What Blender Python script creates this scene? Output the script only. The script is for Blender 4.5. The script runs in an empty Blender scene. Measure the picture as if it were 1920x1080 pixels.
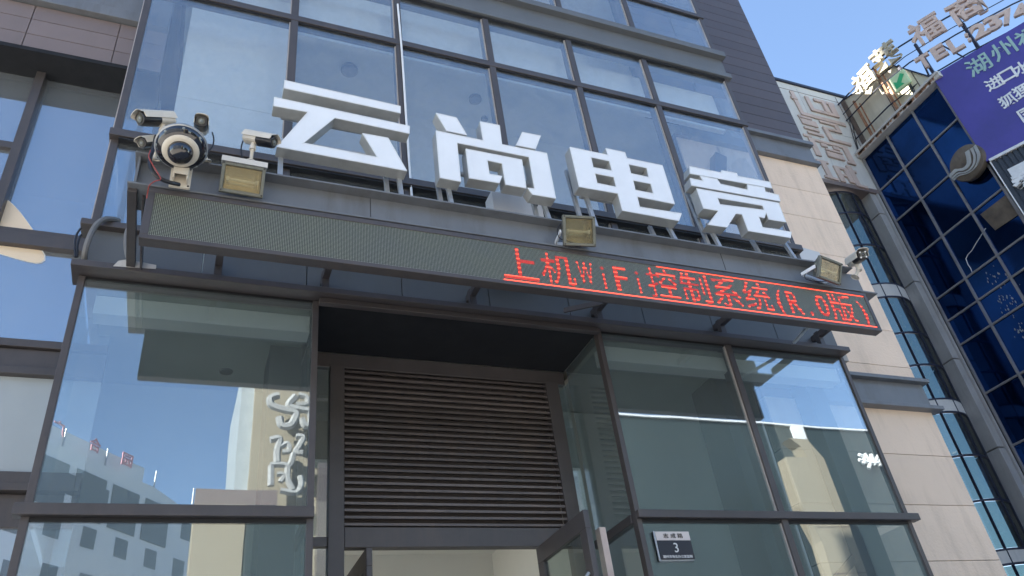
import bpy, math, random
from mathutils import Vector, Matrix
from mathutils.geometry import tessellate_polygon
random.seed(7)
S = bpy.context.scene
COL = S.collection
# ------------------------------------------------------------------ camera
YAW, PITCH, ROLL, FPX = 0.45461707, 0.60012386, -0.14561785, 1460.98
CAMZ = 1.6
fwd = Vector((math.sin(YAW)*math.cos(PITCH), math.cos(YAW)*math.cos(PITCH), math.sin(PITCH)))
rgt = Vector((math.cos(YAW), -math.sin(YAW), 0)); up_ = rgt.cross(fwd)
r2 = math.cos(ROLL)*rgt + math.sin(ROLL)*up_
u2 = -math.sin(ROLL)*rgt + math.cos(ROLL)*up_
cam = bpy.data.cameras.new("camera"); camo = bpy.data.objects.new("camera", cam); COL.objects.link(camo)
camo.matrix_world = Matrix(((r2.x, u2.x, -fwd.x, 0), (r2.y, u2.y, -fwd.y, 0), (r2.z, u2.z, -fwd.z, CAMZ), (0, 0, 0, 1)))
cam.sensor_width = 36.0; cam.lens = FPX/1920*36.0; cam.clip_start = 0.05; cam.clip_end = 1500
S.camera = camo
# ------------------------------------------------------------------ light
SUN_EL, SUN_X, SUN_Y = math.radians(34), -0.80, 0.60
w = bpy.data.worlds.new("World"); S.world = w; w.use_nodes = True
nt = w.node_tree; bg = nt.nodes["Background"]
sky = nt.nodes.new("ShaderNodeTexSky"); sky.sky_type = 'NISHITA'; sky.sun_disc = False
sky.sun_elevation = SUN_EL; sky.sun_rotation = math.atan2(SUN_X, SUN_Y); sky.air_density = 1.0; sky.dust_density = 0.3; sky.ozone_density = 1.6
nt.links.new(sky.outputs[0], bg.inputs[0]); bg.inputs[1].default_value = 0.080
sd = bpy.data.lights.new("sun", 'SUN'); so = bpy.data.objects.new("sun", sd); COL.objects.link(so)
sd.energy = 4.0; sd.angle = math.radians(0.5); sd.color = (1.0, 0.93, 0.82)
sv = Vector((SUN_X*math.cos(SUN_EL), SUN_Y*math.cos(SUN_EL), math.sin(SUN_EL)))
so.rotation_euler = sv.to_track_quat('Z', 'Y').to_euler(); so.location = (0, 0, 60)
S.view_settings.view_transform = 'Standard'; S.view_settings.look = 'None'
S.view_settings.exposure = 2.35; S.view_settings.gamma = 1.0
S.cycles.max_bounces = 10; S.cycles.transparent_max_bounces = 24; S.cycles.glossy_bounces = 5
S.cycles.diffuse_bounces = 4; S.cycles.use_denoising = True; S.cycles.sample_clamp_indirect = 8

# ------------------------------------------------------------------ helpers
def ray(px, py):
    """direction from the eye through a point of the 1920x1080 survey photograph"""
    return r2*(px-960) + u2*(540-py) + fwd*FPX
def P(px, py, Y=None, X=None, Z=None):
    d = ray(px, py); c = Vector((0, 0, CAMZ))
    if Y is not None: t = Y/d.y
    elif X is not None: t = X/d.x
    else: t = (Z-CAMZ)/d.z
    return c + d*t
def V(*a): return Vector(a)
ORG = {}
def tag(o, label=None, cat=None, group=None, kind=None):
    if label: o['label'] = label
    if cat: o['category'] = cat
    if group: o['group'] = group
    if kind: o['kind'] = kind
    return o
def thing(name, label, cat, loc=(0, 0, 0), group=None):
    o = bpy.data.objects.new(name, None); COL.objects.link(o); o.location = loc
    o.empty_display_size = 0.1
    ORG[o] = Vector(loc)
    return tag(o, label, cat, group)
class MB:
    def __init__(s): s.v = []; s.f = []
    def quad(s, a, b, c, d):
        n = len(s.v); s.v += [Vector(a), Vector(b), Vector(c), Vector(d)]; s.f.append((n, n+1, n+2, n+3)); return s
    def box(s, x0, x1, y0, y1, z0, z1):
        n = len(s.v)
        for x, y, z in ((x0,y0,z0),(x1,y0,z0),(x1,y1,z0),(x0,y1,z0),(x0,y0,z1),(x1,y0,z1),(x1,y1,z1),(x0,y1,z1)): s.v.append(Vector((x,y,z)))
        for f in ((0,3,2,1),(4,5,6,7),(0,1,5,4),(1,2,6,5),(2,3,7,6),(3,0,4,7)): s.f.append(tuple(n+i for i in f))
        return s
    def obox(s, c, a, b, e, la, lb, le):
        """box about centre c with unit axes a, b, e and full lengths"""
        n = len(s.v); c = Vector(c)
        for i, j, k in ((-1,-1,-1),(1,-1,-1),(1,1,-1),(-1,1,-1),(-1,-1,1),(1,-1,1),(1,1,1),(-1,1,1)):
            s.v.append(c + a*(i*la/2) + b*(j*lb/2) + e*(k*le/2))
        for f in ((0,3,2,1),(4,5,6,7),(0,1,5,4),(1,2,6,5),(2,3,7,6),(3,0,4,7)): s.f.append(tuple(n+i for i in f))
        return s
    def bar(s, p, q, wd, dp=None, up=None):
        """rectangular bar from p to q"""
        p = Vector(p); q = Vector(q); dp = dp or wd; a = (q-p); L = a.length; a.normalize()
        up = Vector(up) if up else (Vector((0,0,1)) if abs(a.z) < .9 else Vector((0,1,0)))
        b = up.cross(a).normalized(); e = a.cross(b)
        return s.obox((p+q)/2, a, b, e, L, wd, dp)
    def prism(s, loops, f, d0, d1):
        """polygon with holes, loops of (u,v), f(u,v,d) -> point"""
        flat = [q for l in loops for q in l]; n = len(s.v); m = len(flat)
        for d in (d0, d1):
            for q in flat: s.v.append(Vector(f(q[0], q[1], d)))
        for t in tessellate_polygon([[Vector((q[0], q[1], 0)) for q in l] for l in loops]):
            s.f.append((n+t[0], n+t[1], n+t[2])); s.f.append((n+m+t[2], n+m+t[1], n+m+t[0]))
        k = n
        for l in loops:
            for i in range(len(l)):
                j = (i+1) % len(l); s.f.append((k+i, k+j, k+j+m, k+i+m))
            k += len(l)
        return s
    def tube(s, pts, r, n=8, caps=True):
        pts = [Vector(p) for p in pts]; m = len(pts); base = len(s.v); prev = None
        for i, p in enumerate(pts):
            a = (pts[min(i+1, m-1)]-pts[max(i-1, 0)]).normalized()
            if prev is None: b = a.orthogonal().normalized()
            else: b = (prev - a*prev.dot(a)).normalized()
            prev = b; e = a.cross(b); rr = r[i] if isinstance(r, (list, tuple)) else r
            for k in range(n):
                t = 2*math.pi*k/n; s.v.append(p + b*(rr*math.cos(t)) + e*(rr*math.sin(t)))
        for i in range(m-1):
            for k in range(n):
                k2 = (k+1) % n; s.f.append((base+i*n+k, base+i*n+k2, base+(i+1)*n+k2, base+(i+1)*n+k))
        if caps:
            s.f.append(tuple(base+k for k in range(n))[::-1]); s.f.append(tuple(base+(m-1)*n+k for k in range(n)))
        return s
    def lathe(s, prof, o, ax, n=40):
        """profile of (radius, height) about axis ax through o"""
        o = Vector(o); ax = Vector(ax).normalized(); b = ax.orthogonal().normalized(); e = ax.cross(b); base = len(s.v)
        for r, h in prof:
            for k in range(n):
                t = 2*math.pi*k/n; s.v.append(o + ax*h + b*(r*math.cos(t)) + e*(r*math.sin(t)))
        for i in range(len(prof)-1):
            for k in range(n):
                k2 = (k+1) % n; s.f.append((base+i*n+k, base+i*n+k2, base+(i+1)*n+k2, base+(i+1)*n+k))
        return s
    def build(s, name, mat, parent=None, smooth=False, bevel=0, label=None, local=False):
        me = bpy.data.meshes.new(name)
        off = Vector((0, 0, 0))
        if parent is not None and not local: off = ORG[parent]
        me.from_pydata([tuple(v-off) for v in s.v], [], s.f)
        import bmesh
        bm = bmesh.new(); bm.from_mesh(me); bmesh.ops.recalc_face_normals(bm, faces=bm.faces); bm.to_mesh(me); bm.free()
        me.materials.append(mat)
        if smooth:
            for p in me.polygons: p.use_smooth = True
            try: me.set_sharp_from_angle(angle=math.radians(40))
            except Exception: pass
        o = bpy.data.objects.new(name, me); COL.objects.link(o)
        if parent is not None: o.parent = parent
        ORG[o] = off if parent is not None else Vector((0, 0, 0))
        if bevel:
            b = o.modifiers.new("bevel", 'BEVEL'); b.width = bevel; b.segments = 2; b.limit_method = 'ANGLE'; b.angle_limit = math.radians(40)
        if label: o['label'] = label
        return o
def copy_tree(o, parent=None):
    c = o.copy(); COL.objects.link(c); c.parent = parent; ORG[c] = ORG.get(o, Vector((0,0,0)))
    for ch in [x for x in ORG if x.parent == o]: copy_tree(ch, c)
    return c

# ------------------------------------------------------------------ materials
def mat(name, col, rough=.5, metal=0.0, var=.12, vscale=3.0, bump=0.0, bscale=60, spec=.5, dirt=0.0, dirtcol=(.12,.1,.08), stretch=(1,1,1), emit=None, es=0, island=0, objrand=None):
    m = bpy.data.materials.new(name); m.use_nodes = True; n = m.node_tree.nodes; l = m.node_tree.links
    b = n["Principled BSDF"]; b.inputs["Roughness"].default_value = rough; b.inputs["Metallic"].default_value = metal
    b.inputs["Specular IOR Level"].default_value = spec
    tc = n.new("ShaderNodeTexCoord"); mp = n.new("ShaderNodeMapping"); mp.inputs["Scale"].default_value = stretch
    geo = n.new("ShaderNodeNewGeometry"); l.new(geo.outputs["Position"], mp.inputs["Vector"])
    nz = n.new("ShaderNodeTexNoise"); nz.inputs["Scale"].default_value = vscale; nz.inputs["Detail"].default_value = 6; nz.inputs["Roughness"].default_value = .65
    l.new(mp.outputs[0], nz.inputs["Vector"])
    r = n.new("ShaderNodeMapRange"); r.inputs[1].default_value = .3; r.inputs[2].default_value = .7; r.inputs[3].default_value = 1-var; r.inputs[4].default_value = 1+var
    l.new(nz.outputs["Fac"], r.inputs[0])
    hs = n.new("ShaderNodeMix"); hs.data_type = 'RGBA'; hs.blend_type = 'MULTIPLY'; hs.inputs[0].default_value = 1
    hs.inputs[6].default_value = (*col, 1); l.new(r.outputs[0], hs.inputs[7])
    out = hs.outputs[2]
    if objrand:
        oi = n.new("ShaderNodeObjectInfo"); ro = n.new("ShaderNodeMapRange"); ro.inputs[3].default_value = objrand[0]; ro.inputs[4].default_value = objrand[1]; l.new(oi.outputs["Random"], ro.inputs[0])
        ho = n.new("ShaderNodeMix"); ho.data_type = 'RGBA'; ho.blend_type = 'MULTIPLY'; ho.inputs[0].default_value = 1; l.new(out, ho.inputs[6]); l.new(ro.outputs[0], ho.inputs[7]); out = ho.outputs[2]
    if island:
        ri = n.new("ShaderNodeMapRange"); ri.inputs[3].default_value = 1-island; ri.inputs[4].default_value = 1+island; l.new(geo.outputs["Random Per Island"], ri.inputs[0])
        hi = n.new("ShaderNodeMix"); hi.data_type = 'RGBA'; hi.blend_type = 'MULTIPLY'; hi.inputs[0].default_value = 1; l.new(out, hi.inputs[6]); l.new(ri.outputs[0], hi.inputs[7]); out = hi.outputs[2]
    if dirt:
        n2 = n.new("ShaderNodeTexNoise"); n2.inputs["Scale"].default_value = 2.2; n2.inputs["Detail"].default_value = 8; n2.inputs["Roughness"].default_value = .7
        m2 = n.new("ShaderNodeMapping"); m2.inputs["Scale"].default_value = (3, 3, .5); l.new(geo.outputs["Position"], m2.inputs["Vector"]); l.new(m2.outputs[0], n2.inputs["Vector"])
        r2_ = n.new("ShaderNodeMapRange"); r2_.inputs[1].default_value = .5; r2_.inputs[2].default_value = .75; r2_.inputs[3].default_value = 0; r2_.inputs[4].default_value = dirt; l.new(n2.outputs["Fac"], r2_.inputs[0])
        mx = n.new("ShaderNodeMix"); mx.data_type = 'RGBA'; l.new(r2_.outputs[0], mx.inputs[0]); l.new(out, mx.inputs[6]); mx.inputs[7].default_value = (*dirtcol, 1); out = mx.outputs[2]
    l.new(out, b.inputs["Base Color"])
    rr = n.new("ShaderNodeMapRange"); rr.inputs[3].default_value = max(.02, rough-.08); rr.inputs[4].default_value = min(1, rough+.08); l.new(nz.outputs["Fac"], rr.inputs[0]); l.new(rr.outputs[0], b.inputs["Roughness"])
    if bump:
        n3 = n.new("ShaderNodeTexNoise"); n3.inputs["Scale"].default_value = bscale; n3.inputs["Detail"].default_value = 4; l.new(geo.outputs["Position"], n3.inputs["Vector"])
        bp = n.new("ShaderNodeBump"); bp.inputs["Strength"].default_value = bump; bp.inputs["Distance"].default_value = .01; l.new(n3.outputs["Fac"], bp.inputs["Height"]); l.new(bp.outputs[0], b.inputs["Normal"])
    if emit: b.inputs["Emission Color"].default_value = (*emit, 1); b.inputs["Emission Strength"].default_value = es
    return m
def glass(name, rcol, refl, tcol, wave=.02, wscale=.7, dust=.03, dcol=(.5,.5,.48), even=False):
    m = bpy.data.materials.new(name); m.use_nodes = True; n = m.node_tree.nodes; l = m.node_tree.links
    n.remove(n["Principled BSDF"]); out = n["Material Output"]
    g = n.new("ShaderNodeBsdfGlossy"); g.inputs["Roughness"].default_value = 0.0; g.inputs["Color"].default_value = (*rcol, 1)
    t = n.new("ShaderNodeBsdfTransparent"); t.inputs["Color"].default_value = (*tcol, 1)
    d = n.new("ShaderNodeBsdfDiffuse"); d.inputs["Color"].default_value = (*dcol, 1)
    lw = n.new("ShaderNodeLayerWeight"); lw.inputs["Blend"].default_value = .5
    fr = n.new("ShaderNodeMath"); fr.operation = 'POWER'; fr.inputs[1].default_value = 4.0; l.new(lw.outputs["Facing"], fr.inputs[0])
    ma = n.new("ShaderNodeMath"); ma.operation = 'MULTIPLY_ADD'; ma.inputs[1].default_value = 1-refl; ma.inputs[2].default_value = refl; ma.use_clamp = True
    l.new(fr.outputs[0], ma.inputs[0])
    geo = n.new("ShaderNodeNewGeometry"); nz = n.new("ShaderNodeTexNoise"); nz.inputs["Scale"].default_value = wscale; nz.inputs["Detail"].default_value = 1.5
    l.new(geo.outputs["Position"], nz.inputs["Vector"])
    bp = n.new("ShaderNodeBump"); bp.inputs["Strength"].default_value = wave; bp.inputs["Distance"].default_value = .1; l.new(nz.outputs["Fac"], bp.inputs["Height"]); l.new(bp.outputs[0], g.inputs["Normal"])
    mx = n.new("ShaderNodeMixShader"); l.new(ma.outputs[0], mx.inputs[0]); l.new(t.outputs[0], mx.inputs[1]); l.new(g.outputs[0], mx.inputs[2])
    n2 = n.new("ShaderNodeTexNoise"); n2.inputs["Scale"].default_value = 5; n2.inputs["Detail"].default_value = 8; n2.inputs["Roughness"].default_value = .75; l.new(geo.outputs["Position"], n2.inputs["Vector"])
    r = n.new("ShaderNodeMapRange"); r.inputs[1].default_value = .35; r.inputs[2].default_value = .8; r.inputs[3].default_value = dust*(.9 if even else .5); r.inputs[4].default_value = dust*(1.15 if even else 2.2); l.new(n2.outputs["Fac"], r.inputs[0])
    m2 = n.new("ShaderNodeMixShader"); l.new(r.outputs[0], m2.inputs[0]); l.new(mx.outputs[0], m2.inputs[1]); l.new(d.outputs[0], m2.inputs[2])
    l.new(m2.outputs[0], out.inputs[0])
    return m
M = {}
M['frame'] = mat("dark_frame", (.092,.082,.082), .42, .3, .1, 4, dirt=.35, dirtcol=(.16,.12,.10))
M['frame_l'] = mat("light_seal", (.42,.38,.36), .5, 0, .15, 6)
M['louvre_bk'] = mat("louvre_backing", (.05,.042,.04), .7)
M['seal'] = mat("black_seal", (.012,.012,.014), .6)
M['beam'] = mat("painted_steel", (.17,.18,.195), .45, .1, .1, 2.5, dirt=.5, dirtcol=(.10,.09,.08))
M['panelgrey'] = mat("grey_panel", (.13,.14,.15), .5, 0, .08, 2, dirt=.2)
M['stone'] = mat("beige_stone", (.84,.665,.52), .75, 0, .05, 1.2, bump=.35, bscale=45, dirt=.34, dirtcol=(.42,.31,.22), island=.06)
M['joint'] = mat("dark_joint", (.16,.12,.1), .8)
M['brown'] = mat("brown_panel", (.092,.074,.076), .45, .1, .06, 1.5, dirt=.2, dirtcol=(.14,.12,.12), island=.10)
M['mauve'] = mat("mauve_panel", (.21,.165,.155), .45, .1, .05, 1.5, dirt=.2, island=.05)
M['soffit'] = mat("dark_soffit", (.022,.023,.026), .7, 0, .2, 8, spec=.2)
M['slat'] = mat("louvre_slat", (.125,.105,.10), .4, .2, .25, 14, stretch=(.25, 3, 3), dirt=.5, dirtcol=(.2,.14,.11), island=.25)
M['glass_up'] = glass("upper_glass", (.82,.91,1.0), .17, (.94,.97,.98), .012, .5, .06, (.6,.62,.62))
M['glass_lo'] = glass("lower_glass", (.86,.93,1.0), .23, (.88,.93,.93), .012, .9, .06, (.52,.60,.62), True)
M['glass_left'] = glass("left_glass", (.80,.90,1.0), .42, (.5,.6,.66), .006, .4, .16, (.62,.66,.70), True)
M['glass_door'] = glass("door_glass", (.9,.95,.97), .08, (.7,.76,.74), .01)
M['glass_tower'] = glass("tower_glass", (.36,.34,.31), .13, (.42,.5,.5), .03, .8, .05)
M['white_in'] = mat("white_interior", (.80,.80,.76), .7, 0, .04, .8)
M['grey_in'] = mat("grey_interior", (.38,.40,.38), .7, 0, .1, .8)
M['dark_in'] = mat("dark_interior", (.07,.08,.085), .7, 0, .2, 1)
M['floor_in'] = mat("interior_floor", (.35,.33,.3), .5)
M['acrylic'] = mat("white_acrylic", (.86,.89,.93), .22, 0, .03, 4, dirt=.10, dirtcol=(.55,.52,.48), spec=.5)
M['trim'] = mat("white_trim", (.80,.82,.84), .35, 0, .04, 5, dirt=.15)
M['return'] = mat("letter_return", (.44,.45,.44), .35, .25, .12, 6, dirt=.3, dirtcol=(.35,.28,.22))
M['galv'] = mat("galvanised_steel", (.42,.44,.46), .4, .5, .2, 8, dirt=.3, dirtcol=(.4,.33,.27))
M['black'] = mat("black_plastic", (.018,.018,.022), .3)
M['cream'] = mat("cream_plastic", (.68,.62,.52), .35, 0, .06, 12, dirt=.2, dirtcol=(.35,.28,.2))
M['lens'] = mat("lens_glass", (.01,.01,.015), .04, spec=1)
M['grey_lens'] = mat("grey_lens", (.22,.24,.24), .15)
M['wire_r'] = mat("red_wire", (.35,.06,.05), .5)
M['conduit'] = mat("grey_conduit", (.17,.17,.17), .5, dirt=.3)
M['gold'] = mat("gold_reflector", (.72,.66,.52), .22, .85, .12, 5)
M['lamp_glass'] = glass("lamp_glass", (.9,.88,.8), .05, (.88,.86,.76), .02, 4, .12, (.42,.37,.27))
M['lampgrey'] = mat("lamp_housing", (.16,.165,.14), .45, .3, .2, 20, dirt=.4, dirtcol=(.25,.2,.13))
M['boxwhite'] = mat("white_box", (.62,.62,.62), .35, 0, .03, 4, dirt=.2, dirtcol=(.4,.36,.3))
M['plate_w'] = mat("plate_white", (.66,.60,.58), .4)
M['plate_k'] = mat("plate_black", (.03,.03,.04), .35)
M['text_w'] = mat("white_lettering", (.75,.75,.74), .4)
M['text_k'] = mat("black_lettering", (.05,.05,.05), .4)
M['bluegl'] = mat("blue_mirror_glass", (.007,.034,.13), .05, .92, .35, .5, spec=.5, objrand=(.6, 2.0))
M['alu'] = mat("aluminium_mullion", (.30,.29,.29), .45, .3, .12, 2, dirt=.3)
M['render_w'] = mat("off_white_cladding", (.58,.56,.53), .7, 0, .08, .5, dirt=.3, dirtcol=(.30,.28,.25), bump=.1)
M['render_c'] = mat("cream_render", (.62,.58,.47), .8, 0, .08, .5, dirt=.4, dirtcol=(.33,.29,.21), bump=.2, bscale=8)
M['rust_l'] = mat("faded_pink_letter", (.56,.43,.37), .6, 0, .12, 2, dirt=.4, dirtcol=(.3,.2,.16))
M['cream_l'] = mat("cream_letter", (.42,.38,.29), .6, 0, .06, 2)
M['steel_k'] = mat("dark_steel", (.03,.035,.06), .5, .3)
M['rust'] = mat("rusty_steel", (.32,.16,.09), .8, 0, .4, 5, dirt=.6, dirtcol=(.5,.42,.34))
M['purple'] = mat("purple_vinyl", (.06,.045,.27), .35, 0, .2, .6, dirt=.3, dirtcol=(.05,.03,.3), bump=.3, bscale=1.5)
M['mint'] = mat("mint_lettering", (.30,.45,.42), .5, 0, .1, 3)
M['corr'] = mat("black_corrugated", (.035,.038,.045), .45, .2, .1, 2)
M['bronze'] = mat("weathered_bronze", (.17,.135,.10), .5, .2, .45, 1.6, dirt=.6, dirtcol=(.09,.08,.09))
M['silver'] = mat("silver_stripe", (.5,.51,.5), .4, .3, .12, 3, dirt=.2)
M['green'] = mat("green_sign", (.04,.42,.17), .5)
M['pale_g'] = mat("pale_green_sign", (.55,.72,.42), .5)
M['asphalt'] = mat("pale_bounce_ground", (.42,.40,.37), .85, 0, .2, 2, bump=.3)  # unseen ground, coloured pale to bounce light onto the facade
M['paving'] = mat("paving_stone", (.50,.47,.42), .8, 0, .12, 1.5)
M['opp_white'] = mat("white_render", (.78,.80,.82), .8, 0, .04, .3)
M['opp_win'] = mat("grey_window", (.17,.19,.2), .3, 0, .2, .2)
M['opp_cream'] = mat("cream_tile", (.30,.26,.19), .8, 0, .05, .3)
M['opp_dark'] = mat("dark_green_facade", (.022,.035,.036), .5, 0, .2, .2)  # dark tone carries the cast shade of the long opposite building
M['red_l'] = mat("red_lettering", (.62,.30,.33), .5)
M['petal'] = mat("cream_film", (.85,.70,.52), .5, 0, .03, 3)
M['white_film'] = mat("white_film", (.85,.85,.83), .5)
M['soft_w'] = mat("off_white_brush", (.36,.36,.35), .6)
M['frost'] = mat("frosted_glass", (.40,.44,.46), .25, 0, .04, .8)
M['strip_in'] = mat("pale_grey_strip", (.36,.40,.42), .7)
M['pil'] = mat("pilaster_metal", (.40,.39,.38), .5, .1, .1, 1, dirt=.3)
M['wood'] = mat("pale_edge", (.62,.5,.44), .5)

# LED matrix board: dark face with a 10 mm grid of pale diodes
def led_mat():
    m = bpy.data.materials.new("led_matrix"); m.use_nodes = True; n = m.node_tree.nodes; l = m.node_tree.links
    b = n["Principled BSDF"]; b.inputs["Roughness"].default_value = .5
    geo = n.new("ShaderNodeNewGeometry"); sp = n.new("ShaderNodeSeparateXYZ"); l.new(geo.outputs["Position"], sp.inputs[0])
    def tri(sock):
        a = n.new("ShaderNodeMath"); a.operation = 'MULTIPLY'; a.inputs[1].default_value = 95; l.new(sock, a.inputs[0])
        f = n.new("ShaderNodeMath"); f.operation = 'FRACT'; l.new(a.outputs[0], f.inputs[0])
        s_ = n.new("ShaderNodeMath"); s_.operation = 'SUBTRACT'; s_.inputs[1].default_value = .5; l.new(f.outputs[0], s_.inputs[0])
        c = n.new("ShaderNodeMath"); c.operation = 'ABSOLUTE'; l.new(s_.outputs[0], c.inputs[0])
        g = n.new("ShaderNodeMath"); g.operation = 'LESS_THAN'; g.inputs[1].default_value = .31; l.new(c.outputs[0], g.inputs[0]); return g.outputs[0]
    mu = n.new("ShaderNodeMath"); mu.operation = 'MULTIPLY'; l.new(tri(sp.outputs[0]), mu.inputs[0]); l.new(tri(sp.outputs[2]), mu.inputs[1])
    nz = n.new("ShaderNodeTexNoise"); nz.inputs["Scale"].default_value = 2.5; l.new(geo.outputs["Position"], nz.inputs["Vector"])
    cr = n.new("ShaderNodeMix"); cr.data_type = 'RGBA'; l.new(nz.outputs["Fac"], cr.inputs[0]); cr.inputs[6].default_value = (.25,.27,.25,1); cr.inputs[7].default_value = (.31,.33,.22,1)
    mx = n.new("ShaderNodeMix"); mx.data_type = 'RGBA'; l.new(mu.outputs[0], mx.inputs[0]); mx.inputs[6].default_value = (.012,.012,.014,1); l.new(cr.outputs[2], mx.inputs[7])
    l.new(mx.outputs[2], b.inputs["Base Color"]); return m
M['led'] = led_mat()
M['lit'] = mat("lit_red_diode", (.2,.02,.01), .5, emit=(1,.07,.035), es=.75)
M['dim'] = mat("dim_red_diode", (.12,.02,.015), .5, emit=(1,.05,.04), es=.22)

def glyph(s, size, ext, bold=0.0):
    """mesh verts/faces of a string in the built-in face, centred, in the xy plane"""
    c = bpy.data.curves.new("glyph", 'FONT'); c.body = s; c.size = size; c.extrude = ext/2; c.offset = bold; c.resolution_u = 3
    c.align_x = 'LEFT'
    o = bpy.data.objects.new("glyph", c); COL.objects.link(o); bpy.context.view_layer.update()
    me = bpy.data.meshes.new_from_object(o.evaluated_get(bpy.context.evaluated_depsgraph_get()))
    bpy.data.objects.remove(o); bpy.data.curves.remove(c)
    vs = [v.co.copy() for v in me.vertices]; fs = [tuple(p.vertices) for p in me.polygons]; bpy.data.meshes.remove(me)
    x0 = min(v.x for v in vs); x1 = max(v.x for v in vs); y0 = min(v.y for v in vs); y1 = max(v.y for v in vs)
    for v in vs: v.x -= (x0+x1)/2; v.y -= (y0+y1)/2
    return vs, fs, x1-x0, y1-y0
def put_glyph(mb, s, c, u, v, width=None, height=None, ext=.01, bold=0.0):
    """add string s to mb: centre c, reading direction u, up v; stretched to width x height"""
    vs, fs, gw, gh = glyph(s, 1.0, .1, bold)
    sx = width/gw if width else None; sy = height/gh if height else sx
    if sx is None: sx = sy
    nrm = u.cross(v).normalized(); n = len(mb.v)
    for q in vs: mb.v.append(Vector(c) + u*(q.x*sx) + v*(q.y*sy) + nrm*(q.z/.1*ext))
    for f in fs: mb.f.append(tuple(n+i for i in f))
X_, Y_, Z_ = Vector((1,0,0)), Vector((0,1,0)), Vector((0,0,1))
GX0, GX1 = -.80, 5.94          # glass bay left and right
# ================================================================== GROUND
g = MB().box(-150, 150, -150, 150, -.6, 0.0); tag(g.build("ground", M['asphalt']), kind='structure')
g = MB().box(-40, 60, -4.5, 4.9, .004, .15); tag(g.build("pavement", M['paving']), kind='structure')
# ================================================================== MAIN BUILDING
MBD = thing("office_building", "dark framed glass and beige stone building filling the middle and left of the view", "building", (2.5, 5, 0))
# unseen masses added behind the shop front, sized for the shadow they cast
b = MB().box(-6, 7.58, 12, 23.2, 0, 46).box(-6, -.9, 6.6, 12, 9.0, 46).box(-.9, 7.56, 5.62, 12, 13.2, 46)
b.build("shadow_mass", M['brown'], MBD)
# ---- interior upper floor
b = MB().box(-.5, 5.9, 6.6, 6.7, 5.2, 9.3)
b.build("back_wall", M['white_in'], MBD)
MB().box(-.55, 5.9, 5.31, 9, 9.16, 9.24).build("ceiling", M['white_in'], MBD)
for i in range(5): MB().box(.54+i*1.07, 1.60+i*1.07, 5.24, 5.3, 8.50, 9.16).build("bulkhead", M['white_in'], MBD)
b = MB().box(-.8, 6.2, 5.12, 12, 5.10, 5.2)
b.build("floor_slab", M['floor_in'], MBD)
b = MB().box(-.45, .50, 5.33, 5.38, 5.2, 7.35).box(-.45, .50, 5.33, 5.38, 7.356, 9.1)
b.build("partition", M['white_in'], MBD)
b = MB(); 
for px, py, s_ in ((655,130,1),(891,185,.8),(908,222,.45)):
    q = P(px, py, Z=9.15)
    b.lathe([(.001,0),(.10*s_,0),(.10*s_,-.03),(.085*s_,-.035),(.001,-.02)], (q.x, min(q.y, 9), 9.155), (0,0,1), 20)
b.build("downlight", M['panelgrey'], MBD)
b = MB(); b.bar((4.9, 5.45, 5.6), (5.8, 5.45, 8.2), .16); b.build("brace", M['frame'], MBD)
MB().box(-.55, 5.9, 5.4, 9, 11.6, 11.7).build("ceiling", M['white_in'], MBD)
MB().box(-.55, 5.9, 6.4, 6.5, 9.75, 11.6).build("back_wall", M['white_in'], MBD)
MB().box(5.90, 5.93, 5.5, 9, 5.2, 12.7).build("partition", M['grey_in'], MBD)
for z0, z1 in ((5.52, 9.22), (9.72, 12.9), (3.44, 5.03), (1.3, 3.37)): MB().box(5.945, 5.953, 5.05, 5.5, z0, z1).build("window_pane", M['glass_up'], MBD)
# ---- upper curtain wall panes
mx = [GX0, .50, 1.556, 2.59, 3.645, 4.69, GX1]
rows = [(5.52, 6.37), (6.44, 8.35), (8.43, 9.22), (9.72, 10.50), (10.57, 12.9)]
for i in range(6):
    for j, (z0, z1) in enumerate(rows):
        e = random.uniform(-.0012, .0012)
        b = MB().box(mx[i]+.0, mx[i+1], 5.0+e, 5.008+e, z0, z1)
        b.build("window_pane", M['glass_up'], MBD)
# left return glass of the bay
for z0, z1 in rows + [(3.43, 5.03), (1.4, 3.36)]:
    MB().box(GX0-.004, GX0+.004, 5.03, 5.6, z0, z1).build("window_pane", M['glass_up'], MBD)
for i, x in enumerate(mx):
    if i in (0, 6):
        b = MB().box(x-.025, x+.03, 4.985, 5.05, 5.52, 12.9); b.build("corner_mullion", M['frame'], MBD, bevel=.004)
        MB().box(x-.032, x-.018, 4.992, 5.06, 5.52, 12.9).build("edge_seal", M['frame_l'], MBD)
    else:
        for z0, z1 in ((5.52, 9.24), (9.68, 12.9)):
            MB().box(x-.035, x+.035, 4.975, 5.12, z0, z1).build("mullion", M['frame'], MBD, bevel=.004)
            MB().box(x-.047, x-.037, 4.992, 5.02, z0, z1).build("glazing_seal", M['frame_l'], MBD)
for z0, z1, yf in ((8.35, 8.43, 4.97), (6.365, 6.44, 4.93), (10.50, 10.57, 4.97)):
    b = MB().box(GX0-.04, GX1+.05, yf, 5.1, z0, z1); b.build("transom", M['frame'], MBD, bevel=.004)
    MB().box(GX0+.03, GX1-.03, yf+.012, 5.05, z0-.02, z0-.002).build("glazing_seal", M['seal'], MBD)
b = MB().box(GX0-.05, GX1+.08, 4.94, 5.15, 9.22, 9.30).box(GX0-.02, GX1+.05, 4.975, 5.15, 9.30, 9.60).box(GX0-.05, GX1+.08, 4.90, 5.15, 9.60, 9.70)
b.build("spandrel_band", M['panelgrey'], MBD, bevel=.005)
MB().box(GX0+.03, GX1-.03, 4.97, 5.05, 9.185, 9.215).build("glazing_seal", M['seal'], MBD)
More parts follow.
